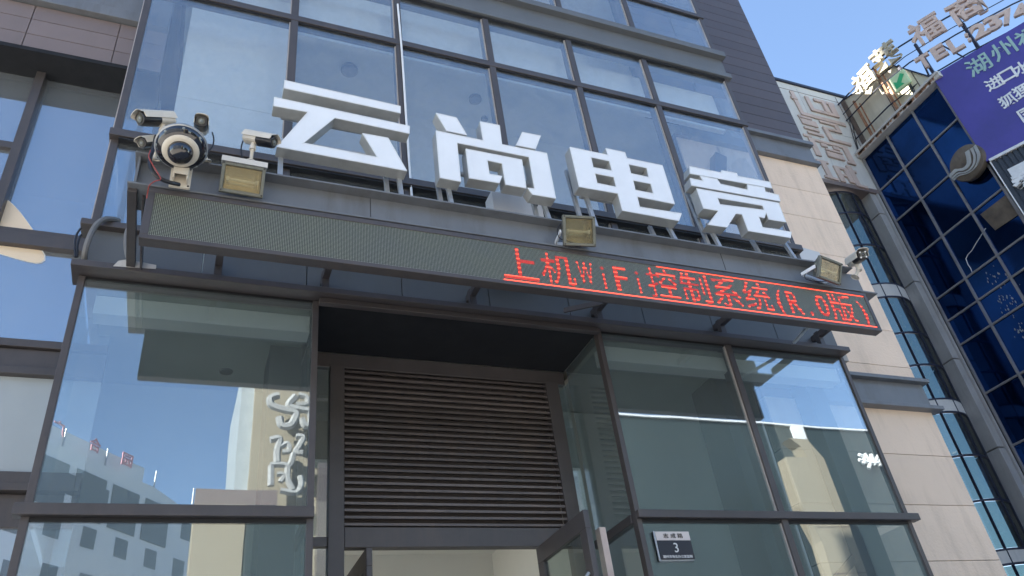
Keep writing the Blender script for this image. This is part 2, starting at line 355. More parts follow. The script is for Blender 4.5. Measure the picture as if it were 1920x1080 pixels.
# ---- ledges and grey panel strip behind the sign beam
b = MB().box(-.885, 5.98, 4.945, 5.12, 5.468, 5.52); b.build("ledge", M['frame'], MBD, bevel=.004)
b = MB()
for i in range(9):
    b.box(-.80+i*.755, -.80+(i+1)*.755-.006, 5.0, 5.1, 5.09, 5.468)
b.build("panel_strip", M['panelgrey'], MBD, bevel=.003)
b = MB().box(-.868, 5.98, 4.87, 5.12, 5.05, 5.10); b.build("ledge", M['frame'], MBD, bevel=.004)
q = [P(x, y, Y=4.868) for x, y in ((212,499),(222,489),(240,486),(262,491),(293,497),(292,504))]
MB().prism([[(p.x, p.z) for p in q]], lambda u, v, d: (u, d, v), 4.867, 4.90).build("mortar_patch", M['render_w'], MBD)
# ---- lower bays
LOZ = [(3.43, 5.03), (1.3, 3.36)]
def lower_bay(x0, x1, mids, yb):
    xs = [x0]+mids+[x1]
    for i in range(len(xs)-1):
        for z0, z1 in LOZ:
            MB().box(xs[i]+.004, xs[i+1]-.004, 5.0, 5.008, z0, z1).build("window_pane", M['glass_lo'], MBD)
    for x in (x0, x1):
        MB().box(x-.022, x+.022, 4.985, 5.05, 1.3, 5.045).build("corner_mullion", M['frame'], MBD, bevel=.003)
    for x in mids:
        MB().box(x-.03, x+.03, 4.975, 5.12, 1.3, 5.045).build("mullion", M['frame'], MBD, bevel=.003)
        MB().box(x-.042, x-.032, 4.992, 5.02, 1.3, 5.045).build("glazing_seal", M['frame_l'], MBD)
lower_bay(GX0, .78, [], 5.6)
lower_bay(3.21, 5.96, [4.575], 5.6)
MB().box(-.865, .80, 4.945, 5.03, 3.36, 3.43).build("transom", M['frame'], MBD, bevel=.004)
MB().box(3.19, 6.06, 4.945, 5.03, 3.38, 3.44).build("transom", M['frame'], MBD, bevel=.004)
MB().box(-.80, .78, 4.99, 5.03, 3.335, 3.358).build("glazing_seal", M['seal'], MBD)
MB().box(3.22, 5.94, 4.99, 5.03, 3.355, 3.378).build("glazing_seal", M['seal'], MBD)
MB().box(-.79, .77, 4.992, 5.03, 5.030, 5.048).build("glazing_seal", M['seal'], MBD)
MB().box(3.23, 5.94, 4.992, 5.03, 5.030, 5.048).build("glazing_seal", M['seal'], MBD)
# return glass of the right bay and its bar
for z0, z1 in LOZ:
    MB().box(3.200, 3.208, 5.05, 5.66, z0, z1).build("window_pane", M['glass_lo'], MBD)
    MB().box(.780, .788, 5.05, 5.66, z0, z1).build("window_pane", M['glass_lo'], MBD)
MB().box(3.17, 3.24, 5.04, 5.66, 3.36, 3.43).build("transom", M['frame'], MBD, bevel=.004)
MB().box(.76, .81, 5.04, 5.66, 3.36, 3.43).build("transom", M['frame'], MBD, bevel=.004)
# recess: soffit, head frame, louvre, sidelights
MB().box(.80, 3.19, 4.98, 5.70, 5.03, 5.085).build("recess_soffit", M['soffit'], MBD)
MB().box(.80, 3.19, 4.93, 4.985, 5.00, 5.045).build("recess_fascia", M['frame'], MBD, bevel=.004)
RY = 5.71
b = MB().box(.80, 3.19, RY, RY+.06, 4.90, 5.03).box(1.02, 1.137, RY-.03, RY+.06, 1.3, 4.90).box(2.975, 3.10, RY-.03, RY+.06, 1.3, 4.90).box(1.14, 2.975, RY-.02, RY+.06, 3.40, 3.55)
b.build("door_frame", M['frame'], MBD, bevel=.004)
b = MB().box(.80, 1.02, RY-.01, RY+.05, 3.41, 3.48).box(3.10, 3.19, RY-.01, RY+.05, 3.38, 3.45); b.build("transom", M['frame'], MBD, bevel=.003)
for x0, x1 in ((.80, 1.02), (3.10, 3.20)):
    for z0, z1 in ((3.48, 4.90), (1.3, 3.40)):
        MB().box(x0, x1, RY+.01, RY+.018, z0, z1).build("window_pane", M['glass_lo'], MBD)
b = MB(); ns = 25; z0, z1 = 3.56, 4.90; st = (z1-z0)/ns
for i in range(ns):
    z = z0 + st*(i+.5); n = len(b.v)
    sec = [(-.02, -.026), (-.02, -.006), (.045, .006), (.055, -.004)]
    for x in (1.14, 2.973):
        for dy, dz in sec: b.v.append(Vector((x, RY+dy, z+dz)))
    for k in range(4):
        k2 = (k+1) % 4; b.f.append((n+k, n+k2, n+4+k2, n+4+k))
    b.f += [(n, n+1, n+2, n+3), (n+4, n+5, n+6, n+7)]
b.build("louvre", M['slat'], MBD)
MB().box(1.14, 2.973, RY+.058, RY+.10, 3.56, 4.9).build("louvre_backing", M['louvre_bk'], MBD)
# lower interiors
for x0, x1 in ((-.7, .75), (3.25, 5.9)):
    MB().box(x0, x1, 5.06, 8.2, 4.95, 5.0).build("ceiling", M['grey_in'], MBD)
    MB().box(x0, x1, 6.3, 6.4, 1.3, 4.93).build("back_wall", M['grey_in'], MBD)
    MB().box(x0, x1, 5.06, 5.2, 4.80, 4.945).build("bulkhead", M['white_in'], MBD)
for x0, x1, y0, y1 in ((4.62, 4.90, 5.35, 5.75), (.52, .76, 5.5, 5.9), (5.68, 5.9, 5.3, 5.6)): MB().box(x0, x1, y0, y1, 1.3, 4.93).build("column", M['dark_in'], MBD)
MB().bar((4.95, 5.5, 2.75), (5.75, 5.5, 3.25), .07).build("stair_rail", M['dark_in'], MBD)
q = P(424, 697, Z=4.945); MB().lathe([(.001,.012),(.05,.010),(.055,0)], (q.x, q.y, 4.95), (0,0,-1), 18).build("downlight", M['dark_in'], MBD)
b = MB().box(-.8, 8, 5.1, 12, .9, 1.25); b.build("floor_slab", M['floor_in'], MBD)
b = MB().box(.8, 3.24, 5.8, 9.5, 4.05, 4.12).box(.8, 3.24, 5.95, 6.0, 3.85, 4.05).box(.8, 3.24, 8.0, 8.1, 1.3, 4.05).box(3.2, 3.24, 5.8, 8, 1.3, 4.05); b.build("ceiling", M['white_in'], MBD)
# ---- doors
def leaf(x, y0, y1, ztop, name, lab=None):
    fr = MB().box(x-.022, x+.022, y0, y1, ztop-.13, ztop).box(x-.022, x+.022, y0, y0+.10, 1.35, ztop-.13).box(x-.022, x+.022, y1-.10, y1, 1.35, ztop-.13).box(x-.022, x+.022, y0+.1, y1-.1, 1.35, 1.6)
    d = fr.build("door", M['frame'], MBD, bevel=.004, label=lab)
    MB().box(x-.005, x+.005, y0+.1, y1-.1, 1.6, ztop-.13).build("pane", M['glass_door'], d)
    MB().tube([(x-.03, y0+.05, 2.0), (x-.08, y0+.05, 2.05), (x-.08, y0+.05, 2.9), (x-.03, y0+.05, 2.95)], .014).build("handle", M['galv'], d, smooth=True)
    return d
DXR = P(1012,1048,Y=5.66).x
leaf(DXR, P(1100,970,X=DXR).y, 5.66, 3.375, "door", "open right glass door leaf")
leaf(1.30, 5.60, 6.45, 3.37, "door", "left glass door leaf swung inwards")
q = P(1128, 990, Y=4.95); MB().box(q.x-.03, q.x+.02, 4.93, 5.0, 1.3, q.z).build("door_stop", M['wood'], MBD)
# ---- right cladding: brown panels over beige stone
BY = 5.5
b = MB(); zz = 8.93
BX1 = 7.575
while zz < 13.2:
    xs = [5.0, 6.55, BX1] if int(zz*10) % 2 else [5.0, 6.55, BX1]
    for i in range(2): b.box(xs[i], xs[i+1]-.006, BY, BY+.1, zz, zz+.205)
    zz += .211
b.build("brown_cladding", M['brown'], MBD, bevel=.003)
MB().box(5.0, BX1-.01, BY+.03, BY+.12, 8.9, 13.2).build("cladding_backing", M['seal'], MBD)
b = MB().box(5.5, BX1+.03, BY-.09, BY+.1, 8.86, 8.92).box(5.5, BX1, BY-.03, BY+.1, 8.57, 8.86).box(5.5, BX1+.03, BY-.07, BY+.1, 8.51, 8.57)
b.build("channel_trim", M['beam'], MBD, bevel=.004)
b = MB()
for z0, z1 in ((.2,1.1),(1.1,2.12),(2.12,2.65),(2.65,3.18),(3.18,3.73),(3.73,4.268),(4.268,4.83),(5.17,5.35),(5.35,5.85),(5.85,6.37),(6.37,6.91),(6.91,7.5),(7.5,7.99),(7.99,8.51)):
    b.box(5.3, BX1, BY, BY+.12, z0+.003, z1-.003)
b.build("stone_wall", M['stone'], MBD, bevel=.002)
MB().box(5.3, BX1-.02, BY+.02, BY+.13, 0, 8.6).build("stone_backing", M['joint'], MBD)
b = MB().box(6.0, 7.66, BY-.09, BY+.05, 5.125, 5.17).box(6.0, 7.60, BY-.02, BY+.05, 4.83, 5.125).box(6.0, 7.68, BY-.10, BY+.05, 4.785, 4.83)
b.build("channel_trim", M['beam'], MBD, bevel=.004)
q = [P(x, y, Y=BY-.02) for x, y in ((1497,463),(1535,474),(1545,492),(1500,486))]
MB().prism([[(p.x, p.z) for p in q]], lambda u, v, d: (u, d, v), BY-.03, BY-.01).build("notice_plate", M['boxwhite'], MBD)
# ================================================================== LEFT WING
LW = thing("left_wing_building", "left hand glass wing with mauve panels above its dark soffit", "building", (-3, 5.6, 0))
PY = 5.3
xs = [-9, -7.1, -5.3, -3.5, -1.71, -.98, -.80]
xs = [-8.9, -7.1, -5.3, -3.5, -1.71, -1.02, -.62]
b = MB(); 
for z0, z1 in ((7.58, 7.75), (7.75, 7.95), (7.95, 8.14)):
    for i in range(len(xs)-1): b.box(xs[i]+.003, xs[i+1]-.003, PY, PY+.1, z0+.003, z1-.003)
b.build("mauve_cladding", M['mauve'], LW, bevel=.002)
MB().box(-9, -.62, PY+.02, PY+.12, 7.57, 8.5).build("cladding_backing", M['seal'], LW)
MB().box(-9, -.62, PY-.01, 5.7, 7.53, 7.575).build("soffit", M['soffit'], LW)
b = MB().box(-9, -.62, PY-.06, PY+.1, 8.15, 8.28).box(-9, -.62, PY-.03, PY+.1, 8.28, 8.9); b.build("fascia", M['beam'], LW, bevel=.004)
LY = 5.6
b = MB()
lz = [(6.70, 7.53), (5.84, 6.64), (5.14, 5.68), (4.84, 5.08)]
def pane(x0, x1, z0, z1, m_='glass_left'): MB().box(x0, x1, LY, LY+.008, z0, z1).build("window_pane", M[m_], LW)
pane(-1.56, -.62, 5.83, 7.53); pane(-3.0, -1.58, 6.70, 7.53); pane(-3.0, -1.58, 5.83, 6.63)
pane(-3.0, -.62, 4.84, 5.66)
MB().box(-3, -.62, LY-.002, LY+.01, 3.86, 4.56).build("frosted_panel", M['frost'], LW)
pane(-3.0, -.62, 2.2, 3.5)
MB().box(-1.60, -1.53, LY-.09, LY+.05, 5.83, 7.54).build("mullion", M['frame'], LW, bevel=.003)
MB().box(-3, -1.6, LY-.04, LY+.05, 6.63, 6.70).build("transom", M['frame'], LW, bevel=.003)
b = MB().box(-9, -.62, LY-.03, LY+.06, 5.78, 5.83).box(-9, -.62, LY-.06, LY+.06, 5.66, 5.77); b.build("transom", M['frame'], LW, bevel=.003)
b = MB().box(-9, -.62, LY-.05, LY+.06, 4.78, 4.84).box(-9, -.62, LY-.02, LY+.06, 4.62, 4.775).box(-9, -.62, LY-.06, LY+.06, 4.56, 4.615); b.build("transom", M['frame'], LW, bevel=.003)
b = MB().box(-9, -.62, LY-.04, LY+.06, 3.78, 3.86).box(-9, -.62, LY-.08, LY+.06, 3.72, 3.77).box(-9, -.62, LY-.02, LY+.06, 3.5, 3.715); b.build("transom", M['frame'], LW, bevel=.003)
b = MB().box(-9, -.6, 7.2, 7.3, 0, 9).box(-9, -.6, 5.66, 7.2, 7.5, 7.6).box(-9, -.62, 5.66, 7.2, 5.68, 5.76); b.build("inner_wall", M['grey_in'], LW)
MB().box(-9, -3.0, LY, 7.2, 0, 9).build("side_wall", M['panelgrey'], LW)
# leaf-shaped film, split by the transom
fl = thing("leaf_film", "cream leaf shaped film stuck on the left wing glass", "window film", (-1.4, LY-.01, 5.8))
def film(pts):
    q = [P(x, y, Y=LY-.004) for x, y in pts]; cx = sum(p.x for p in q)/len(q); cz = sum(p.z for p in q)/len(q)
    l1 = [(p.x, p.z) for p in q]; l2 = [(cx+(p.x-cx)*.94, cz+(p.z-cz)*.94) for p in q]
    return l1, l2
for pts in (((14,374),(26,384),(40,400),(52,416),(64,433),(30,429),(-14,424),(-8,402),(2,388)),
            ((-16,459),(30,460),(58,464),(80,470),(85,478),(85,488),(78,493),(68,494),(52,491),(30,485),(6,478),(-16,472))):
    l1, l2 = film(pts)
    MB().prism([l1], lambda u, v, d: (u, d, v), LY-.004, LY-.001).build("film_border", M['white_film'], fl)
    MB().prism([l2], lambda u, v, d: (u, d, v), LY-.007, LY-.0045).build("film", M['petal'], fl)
# ================================================================== SIGN BEAM
BF = 4.10
BM = thing("sign_beam", "long grey steel beam above the entrance carrying the white letters and scrolling board", "beam", (2.5, 4.2, 5.3))
zb, zt = 5.175, 5.452
MB().box(-.535, 5.675, BF, BF+.26, zb, zb+.014).build("bottom_flange", M['beam'], BM, bevel=.002)
MB().box(-.525, 5.50, BF, BF+.26, zt-.014, zt).build("top_flange", M['beam'], BM, bevel=.002)
MB().box(-.49, 5.62, BF+.085, BF+.10, zb+.014, zt-.014).build("web", M['beam'], BM)
MB().box(-.505, -.49, BF+.03, BF+.22, zb+.014, zt-.014).build("end_stiffener", M['beam'], BM)
for x in (1.02, 2.55, 4.08):
    MB().box(x-.002, x+.002, BF+.0825, BF+.0865, zb+.014, zt-.014).build("weld_seam", M['seal'], BM)
for x in (-.3, .1, 1.3, 2.1, 2.9, 3.7, 4.5, 5.3):
    MB().lathe([(.001,-.008),(.009,-.008),(.009,0)], (x, BF+.04, zb), (0,0,1), 6).build("bolt", M['galv'], BM)
# leaning struts and stub brackets back to the wall
b = MB().bar((-.505, BF+.05, zb), (-.505, 4.98, 5.10), .055, .06).bar((-.44, BF+.10, zb), (-.44, 5.0, 5.10), .012, .09); b.build("strut", M['frame'], BM, bevel=.002)
for px in (405, 610, 884, 1112, 1330, 1500):
    x = P(px, 540, Y=4.9).x
    b = MB().box(x-.028, x+.028, 4.885, 4.935, 5.10, 5.26).box(x-.025, x+.025, BF+.26, 4.99, 5.19, 5.25).box(x-.045, x+.045, 4.88, 4.96, 5.10, 5.108)
    b.build("bracket", M['frame'], BM, bevel=.002)
x = P(1115, 580, Y=4.6).x
MB().bar(P(1058,582,Y=4.80), P(1132,566,Y=4.45), .02, .04).build("brace_bar", M['frame'], BM)
MB().bar((P(1490,625,Y=4.8).x, 4.85, 5.06), (P(1570,620,Y=4.3).x, 4.3, 5.12), .03, .02).build("brace_bar", M['galv'], BM)
# ================================================================== LED BOARD
LX0, LX1, LZ0, LZ1 = -.413, 5.516, 4.7545, 5.163
LB = thing("display_board", "long scrolling message board with red glowing text under the beam", "LED display", (2.5, BF, 4.95))
sz0, sz1, sx0, sx1 = 4.788, 5.124, -.366, 5.478
b = MB().box(LX0, LX1, BF+.012, BF+.085, LZ0, LZ1); b.build("housing", M['frame'], LB, bevel=.003)
b = MB().box(LX0, LX1, BF, BF+.02, LZ0+.001, sz0).box(LX0, LX1, BF, BF+.02, sz1, LZ1-.001).box(LX0, sx0, BF, BF+.02, sz0, sz1).box(sx1, LX1, BF, BF+.02, sz0, sz1)
b.build("bezel", M['frame'], LB, bevel=.003)
MB().box(sx0, sx1, BF+.006, BF+.012, sz0, sz1).build("matrix_panel", M['led'], LB)
def rasterise(ch):
    """32-row dot matrix of one character, read off the built-in face"""
    vs, fs, gw, gh = glyph(ch, 1.0, 0, .004); wide = ord(ch) > 255; n = 32 if wide else 16
    tris = [(f[0], f[k], f[k+1]) for f in fs for k in range(1, len(f)-1)]
    base = {"(": .50, ")": .50, ".": .05, "0": .34}.get(ch, gh/2)
    out = [[0]*n for _ in range(32)]
    for t in tris:
        p, q, r_ = (vs[i] for i in t)
        den = (q.y-r_.y)*(p.x-r_.x)+(r_.x-q.x)*(p.y-r_.y)
        if abs(den) < 1e-12: continue
        for j in range(32):
            y = gh*(.5-(j-1.5)/28) if wide else .78-(j-3)/31.0 - gh/2 + (.234 if ch in "()" else 0)
            if y > max(p.y, q.y, r_.y) or y < min(p.y, q.y, r_.y): continue
            for i in range(n):
                x = gw*(-.5+(i-.5)/29) if wide else (i-7.5)/30.0*max(1, gw/.46)
                a_ = ((q.y-r_.y)*(x-r_.x)+(r_.x-q.x)*(y-r_.y))/den; b_ = ((r_.y-p.y)*(x-r_.x)+(p.x-r_.x)*(y-r_.y))/den
                if a_ >= 0 and b_ >= 0 and a_+b_ <= 1: out[j][i] = 1
    return out
CELLS = [rasterise(ch) for ch in "上机WiFi控制系统(R.0版)"]
ROWS = [[v for c in CELLS for v in c[j]] for j in range(32)]
pit = .0105; NW = len(ROWS[0]); pw = .00955; xT = sx1-.012-NW*pw
def dot(mb, x, z, w_, h_, y=BF+.0035): mb.quad((x, y, z), (x+w_, y, z), (x+w_, y, z+h_), (x, y, z+h_))
c0 = 0
for cell in CELLS:
    br, dm = MB(), MB(); n_ = len(cell[0])
    for j in range(32):
        z = sz1 - .003 - (j+1)*pit*.985; k = 0
        while k < n_:
            if cell[j][k]:
                k2 = k
                while k2 < n_ and cell[j][k2]: k2 += 1
                x = xT+(c0+k)*pw; L = (k2-k)*pw-.003
                if j % 4 == 3: dot(br, x, z+.0015, L, .0075)
                else: dot(dm, x, z+.003, L, .005)
                k = k2
            else: k += 1
    c0 += n_
    br.build("glowing_character", M['lit'], LB)
    if dm.v: dm.build("faint_character", M['dim'], LB)
MB().box(xT, sx1-.004, BF+.002, BF+.0035, sz0+.002, sz0+.010).build("glowing_line", M['lit'], LB)
MB().box(xT+1.35, sx1-.004, BF+.002, BF+.0035, sz1-.009, sz1-.003).build("glowing_line", M['lit'], LB)
# ================================================================== FOUR CHANNEL LETTERS
LFY = 4.22; LD = .105
def zone(ox, oy, s): return lambda pts: [(lambda p: (p.x, p.z))(P(ox+x/s, oy+y/s, Y=LFY)) for x, y in pts]
za, zb_, zc, zd = zone(500,130,4.5), zone(800,190,4.696), zone(1030,260,5.4), zone(1260,290,5.685)
LET = [
 ("wide white channel letter at the left end, two bars over a slanting stroke", [
   [za([(150,92),(1130,312),(1130,372),(145,160)])],
   [za([(62,235),(1207,480),(1205,545),(575,412),(315,622),(932,742),(806,540),(1025,580),(1185,860),(85,655),(345,362),(57,310)])]]),
 ("white channel letter in second place with three short strokes on top", [
   [zb_([(80,103),(262,145),(355,300),(175,262)])],
   [zb_([(80,258),(495,345),(468,178),(642,212),(663,380),(1058,458),(1138,858),(930,822),(885,762),(948,770),(898,492),(268,368),(302,710),(115,675)])],
   [zb_([(840,272),(1005,305),(958,422),(785,388)])],
   [zb_([(342,418),(838,515),(878,768),(692,735),(662,550),(535,522),(552,640),(664,660),(640,722),(372,678)])]]),
 ("white channel letter in third place with four small window holes", [
   [zc([(205,85),(592,165),(568,98),(765,140),(785,198),(1145,272),(1270,665),(890,590),(915,692),(1340,758),(1312,835),(738,730),(692,558),(300,490)]),
    zc([(422,192),(605,228),(632,325),(445,290)]), zc([(803,262),(985,300),(1003,390),(825,352)]), zc([(462,355),(650,392),(675,490),(485,450)]), zc([(848,425),(1025,460),(1050,555),(870,520)])]]),
 ("white channel letter at the right end with stacked bars and two legs", [
   [zd([(185,125),(520,192),(525,168),(690,200),(700,230),(1045,292),(1065,360),(190,203)])],
   [zd([(190,250),(330,280),(295,225),(480,262),(515,312),(805,375),(800,318),(985,352),(995,395),(1135,430),(1155,500),(205,330)])],
   [zd([(258,360),(1135,515),(1215,722),(1030,692),(1003,622),(985,678),(925,665),(965,775),(1272,825),(1265,890),(812,815),(745,640),(680,630),(585,778),(378,748),(490,600),(335,575)]),
    zd([(485,465),(965,546),(980,590),(510,530)])]]),
]
LEGS = [[(147,840),(1000,890),(1105,860)], [], [], []]
legpx = [[(527,279,0),(722,325,1),(746,320,0),(533,150,0)], [], [], []]
def shrink(loop, t):
    """move every edge inward by t"""
    n = len(loop); A = sum(loop[i][0]*loop[(i+1)%n][1]-loop[(i+1)%n][0]*loop[i][1] for i in range(n)); sg = 1 if A > 0 else -1; out = []
    for i in range(n):
        p0, p1, p2 = Vector(loop[i-1]), Vector(loop[i]), Vector(loop[(i+1)%n])
        a = (p1-p0).normalized(); c = (p2-p1).normalized()
        na = Vector((-a.y, a.x))*sg; nc = Vector((-c.y, c.x))*sg; m = (na+nc)
        if m.length < 1e-4: out.append(tuple(p1)); continue
        m = m/(m.length**2/2); 
        if m.length > 2.5: m = m.normalized()*2.5
        out.append(tuple(p1+m*t))
    return out
pl = lambda u, v, d: (u, d, v)
for (lab, strokes), legs in zip(LET, (((527,275),(746,322),(722,325,1)), ((838,345),(820,345,1),(1019,385),(990,345,1)), ((1093,355),(1063,325,1),(1254,430),(1219,430,1)), ((1328,425),(1288,365,1),(1472,460),(1411,455,1)))):
    allp = [q for st in strokes for l in st for q in l]; cx = sum(q[0] for q in allp)/len(allp)
    T = thing("channel_letter", lab, "sign letter", (cx, LFY, zt), "white channel letters standing on the sign beam")
    rt, tr, fc = MB(), MB(), MB()
    for st in strokes:
        rt.prism(st, pl, LFY+.004, LFY+LD)
        inner = [shrink(st[0], .009)] + [shrink(l, -.009) for l in st[1:]]
        fc.prism(inner, pl, LFY-.002, LFY+.003)
        for l, li in zip(st, inner): tr.prism([l, li], pl, LFY-.004, LFY+.004)
    rt.build("letter_return", M['return'], T); tr.build("letter_trim", M['trim'], T); fc.build("letter_face", M['acrylic'], T)
    xs_ = [q[0] for q in allp]; zs_ = [q[1] for q in allp]
    b = MB(); x0, x1 = min(xs_)+.05, max(xs_)-.05
    for zf in (.28, .62): 
        z = min(zs_)+(max(zs_)-min(zs_))*zf; b.box(x0+.02, x1-.12, LFY+LD+.002, LFY+LD+.03, z-.014, z+.014)
    b.build("rail", M['galv'], T)
    for lg in legs:
        back = len(lg) == 3; y = LFY+LD+.03 if not back else LFY+LD+.10
        q = P(lg[0], lg[1], Y=y); yb = BF+.17 if not back else BF+.245
        MB().bar((q.x, y, q.z+.03), (q.x+.0, yb, zt), .035, .03).build("stand_leg", M['galv'], T, bevel=.002)
# ================================================================== SMALL POWER BOX
q0, q1 = P(921,357,Y=4.62), P(1022,404,Y=4.62)
T = thing("power_box", "white vented metal power box behind the second letter", "electrical box", ((q0.x+q1.x)/2, 4.62, 5.45))
bx0, bx1, bz0, bz1 = q0.x, q1.x-.01, 5.46, P(921,357,Y=4.62).z
MB().box(bx0, bx1, 4.62, 4.78, bz0, bz1).build("case", M['boxwhite'], T, bevel=.006)
b = MB()
for k in range(5):
    z = bz0+.07+k*.028; b.bar((bx0+.03, 4.617, z), (bx0+.075, 4.617, z+.022), .006, .004)
b.build("vent_slots", M['black'], T)
MB().lathe([(.001,.012),(.012,.012),(.014,0)], (bx1-.06, 4.622, bz1-.09), (0,-1,0), 14).build("lock", M['black'], T)
# wall ties between the ledge and letters
b = MB().box(GX0+.6, GX1-.2, 4.55, 4.58, 5.46, 5.49)
# ================================================================== CAMERAS
def bullet_camera(lab, pos, aim, roll=0, size=1.0, foot=None, leds=False, sh=True):
    """pos: centre of the body, aim: direction it looks"""
    T = thing("security_camera", lab, "camera", pos, "bullet security cameras")
    a = Vector(aim).normalized(); s = a.cross(Z_).normalized(); u = s.cross(a)
    if roll: R_ = Matrix.Rotation(roll, 3, a); s = R_@s; u = R_@u
    c = Vector(pos); k = size
    def sect(w_, h_, n=20, e=3.2):
        o = []
        for i in range(n):
            t = 2*math.pi*i/n; cx_ = math.cos(t); sy = math.sin(t)
            o.append((w_*math.copysign(abs(cx_)**(2/e), cx_), h_*math.copysign(abs(sy)**(2/e), sy)))
        return o
    def loft(mb, secs):
        n0 = len(mb.v); n = len(secs[0][1])
        for x, sc in secs:
            for y, z in sc: mb.v.append(c + a*(x*k) + s*(y*k) + u*(z*k))
        for i in range(len(secs)-1):
            for j in range(n):
                j2 = (j+1) % n; mb.f.append((n0+i*n+j, n0+i*n+j2, n0+(i+1)*n+j2, n0+(i+1)*n+j))
        mb.f.append(tuple(n0+j for j in range(n))[::-1]); mb.f.append(tuple(n0+(len(secs)-1)*n+j for j in range(n)))
    b = MB(); loft(b, [(-.115, sect(.036,.034)), (-.105, sect(.042,.040)), (-.03, sect(.043,.041)), (-.008, sect(.043,.041))]); b.build("housing", M['cream'], T, smooth=True)
    b = MB(); loft(b, [(-.01, sect(.0425,.0405)), (.10, sect(.042,.040)), (.115, sect(.038,.036))]); b.build("front_hood", M['black'], T, smooth=True)
    f = c + a*(.1155*k)
    if leds:
        b = MB()
        for dx, dy in ((-1,-1),(1,-1),(1,1),(-1,1)): b.lathe([(.001,.003),(.007*k,.002),(.007*k,-.004)], f + s*(.021*k*dx) + u*(.021*k*dy), a, 12)
        b.build("infrared_lamps", M['trim'], T)
    b = MB().lathe([(.001,.001),(.02*k,.001),(.0235*k,.004),(.0245*k,-.006)], f, a, 24); b.build("lens_ring", M['lampgrey'], T, smooth=True)
    MB().lathe([(.001,.007),(.010*k,.005),(.014*k,.0015)], f, a, 20).build("lens", M['lens' if leds else 'grey_lens'], T, smooth=True)
    if sh:
        b = MB(); n = 10; th = .004
        for x, ex in ((-.12,0), (.135,0)):
            for i in range(n+1):
                t = math.pi*(-.06 + 1.12*i/n); w_, h_ = .050, .050
                cx_, sy = math.cos(t), math.sin(t)
                y = w_*math.copysign(abs(cx_)**(2/3.2), cx_); z = h_*math.copysign(abs(sy)**(2/3.2), sy)
                b.v.append(c + a*((x - (.03 if x > 0 and z < .03 else 0))*k) + s*(y*k) + u*((z+.002)*k))
            for i in range(n+1):
                t = math.pi*(-.06 + 1.12*i/n); w_, h_ = .046, .046
                cx_, sy = math.cos(t), math.sin(t)
                y = w_*math.copysign(abs(cx_)**(2/3.2), cx_); z = h_*math.copysign(abs(sy)**(2/3.2), sy)
                b.v.append(c + a*((x - (.03 if x > 0 and z < .03 else 0))*k) + s*(y*k) + u*((z+.002)*k))
        m_ = n+1
        for i in range(n):
            b.f.append((i, i+1, 2*m_+i+1, 2*m_+i)); b.f.append((m_+i, 3*m_+i, 3*m_+i+1, m_+i+1))
            b.f.append((i, m_+i, m_+i+1, i+1)); b.f.append((2*m_+i, 2*m_+i+1, 3*m_+i+1, 3*m_+i))
        for e0 in (0, n): b.f.append((e0, 2*m_+e0, 3*m_+e0, m_+e0))
        b.build("sunshield", M['cream'], T, smooth=True)
    if foot:
        ft = Vector(foot); base = c - u*(.045*k) - a*(.03*k); mid = base - Z_*(.04*k)
        MB().tube([base+u*.01, base, mid], [.012*k,.014*k,.02*k], 12).tube([mid+Z_*.006, mid-Z_*.02], .022*k, 14).tube([mid, mid.lerp(ft, .5), ft], .013*k, 10).lathe([(.001,.008),(.03*k,.008),(.034*k,0)], ft, (mid-ft), 18).build("mount_arm", M['cream'], T, smooth=True)
    return T
c1 = P(293,224,Y=3.98); c2 = P(378,236,Y=3.98); c3 = P(284,266,Y=4.08); c4 = P(487,262,Y=4.02); c5 = P(1607,485,Y=4.02)
bullet_camera("cream bullet camera at the far left above the dome, pointing left", c1, (-.80,-.42,-.60), 0, 1.05, foot=c1+V(.02,.12,-.24))
bullet_camera("small cream bullet camera with a dark face, right of the dome", c2, (-.02,-.90,-.50), 0, .92, foot=c2+V(.06,.10,-.22))
bullet_camera("bullet camera half hidden under the far left one, beside the dome", c3, (-.55,-.45,-.70), 0, .80, foot=c3+V(.08,.08,-.06))
bullet_camera("cream bullet camera on a post over the left floodlight, pointing right", c4, (.84,-.42,-.42), 0, .98, foot=P(470,303,Y=4.07))
bullet_camera("cream bullet camera with four infrared lamps at the right end of the beam", c5, (-.40,-.86,-.35), 0, 1.15, foot=P(1603,520,Y=4.10), leds=True)
T5 = None
# cables of the cameras
def cable(lab, pts, r, m_, name="cable"):
    # smooth through the points
    P_ = [Vector(p) for p in pts]; out = []
    for i in range(len(P_)-1):
        p0 = P_[max(i-1,0)]; p1 = P_[i]; p2 = P_[i+1]; p3 = P_[min(i+2, len(P_)-1)]
        for k in range(6):
            t = k/6; out.append(.5*((2*p1)+(-p0+p2)*t+(2*p0-5*p1+4*p2-p3)*t*t+(-p0+3*p1-3*p2+p3)*t**3))
    out.append(P_[-1])
    o = MB().tube(out, r, 8).build(name, M[m_], None, smooth=True); tag(o, lab, "cable"); return o
cable("thick black cable looping under the dome camera to its bracket", [P(x, y, Y=yy) for x, y, yy in ((293,255,4.0),(287,280,3.99),(281,300,3.98),(285,320,3.97),(299,334,3.97),(318,342,3.98),(336,346,4.02))], .013, 'black')
cable("thin red wire hanging beside the black loop at the left beam end", [P(x, y, Y=yy) for x, y, yy in ((282,282,3.96),(279,293,3.95),(284,305,3.95),(296,325,3.94),(301,336,3.94),(290,340,3.95),(280,348,3.97),(277,360,4.02),(275,372,4.05))], .0035, 'wire_r')
cable("black lead curling down behind the small camera right of the dome", [P(x, y, Y=4.06) for x, y in ((398,248),(401,262),(398,275),(390,285),(386,296))], .005, 'black')
cable("black lead hanging from the camera on a post", [P(x, y, Y=4.1) for x, y in ((461,258),(455,266),(452,280),(454,294),(457,303))], .005, 'black')
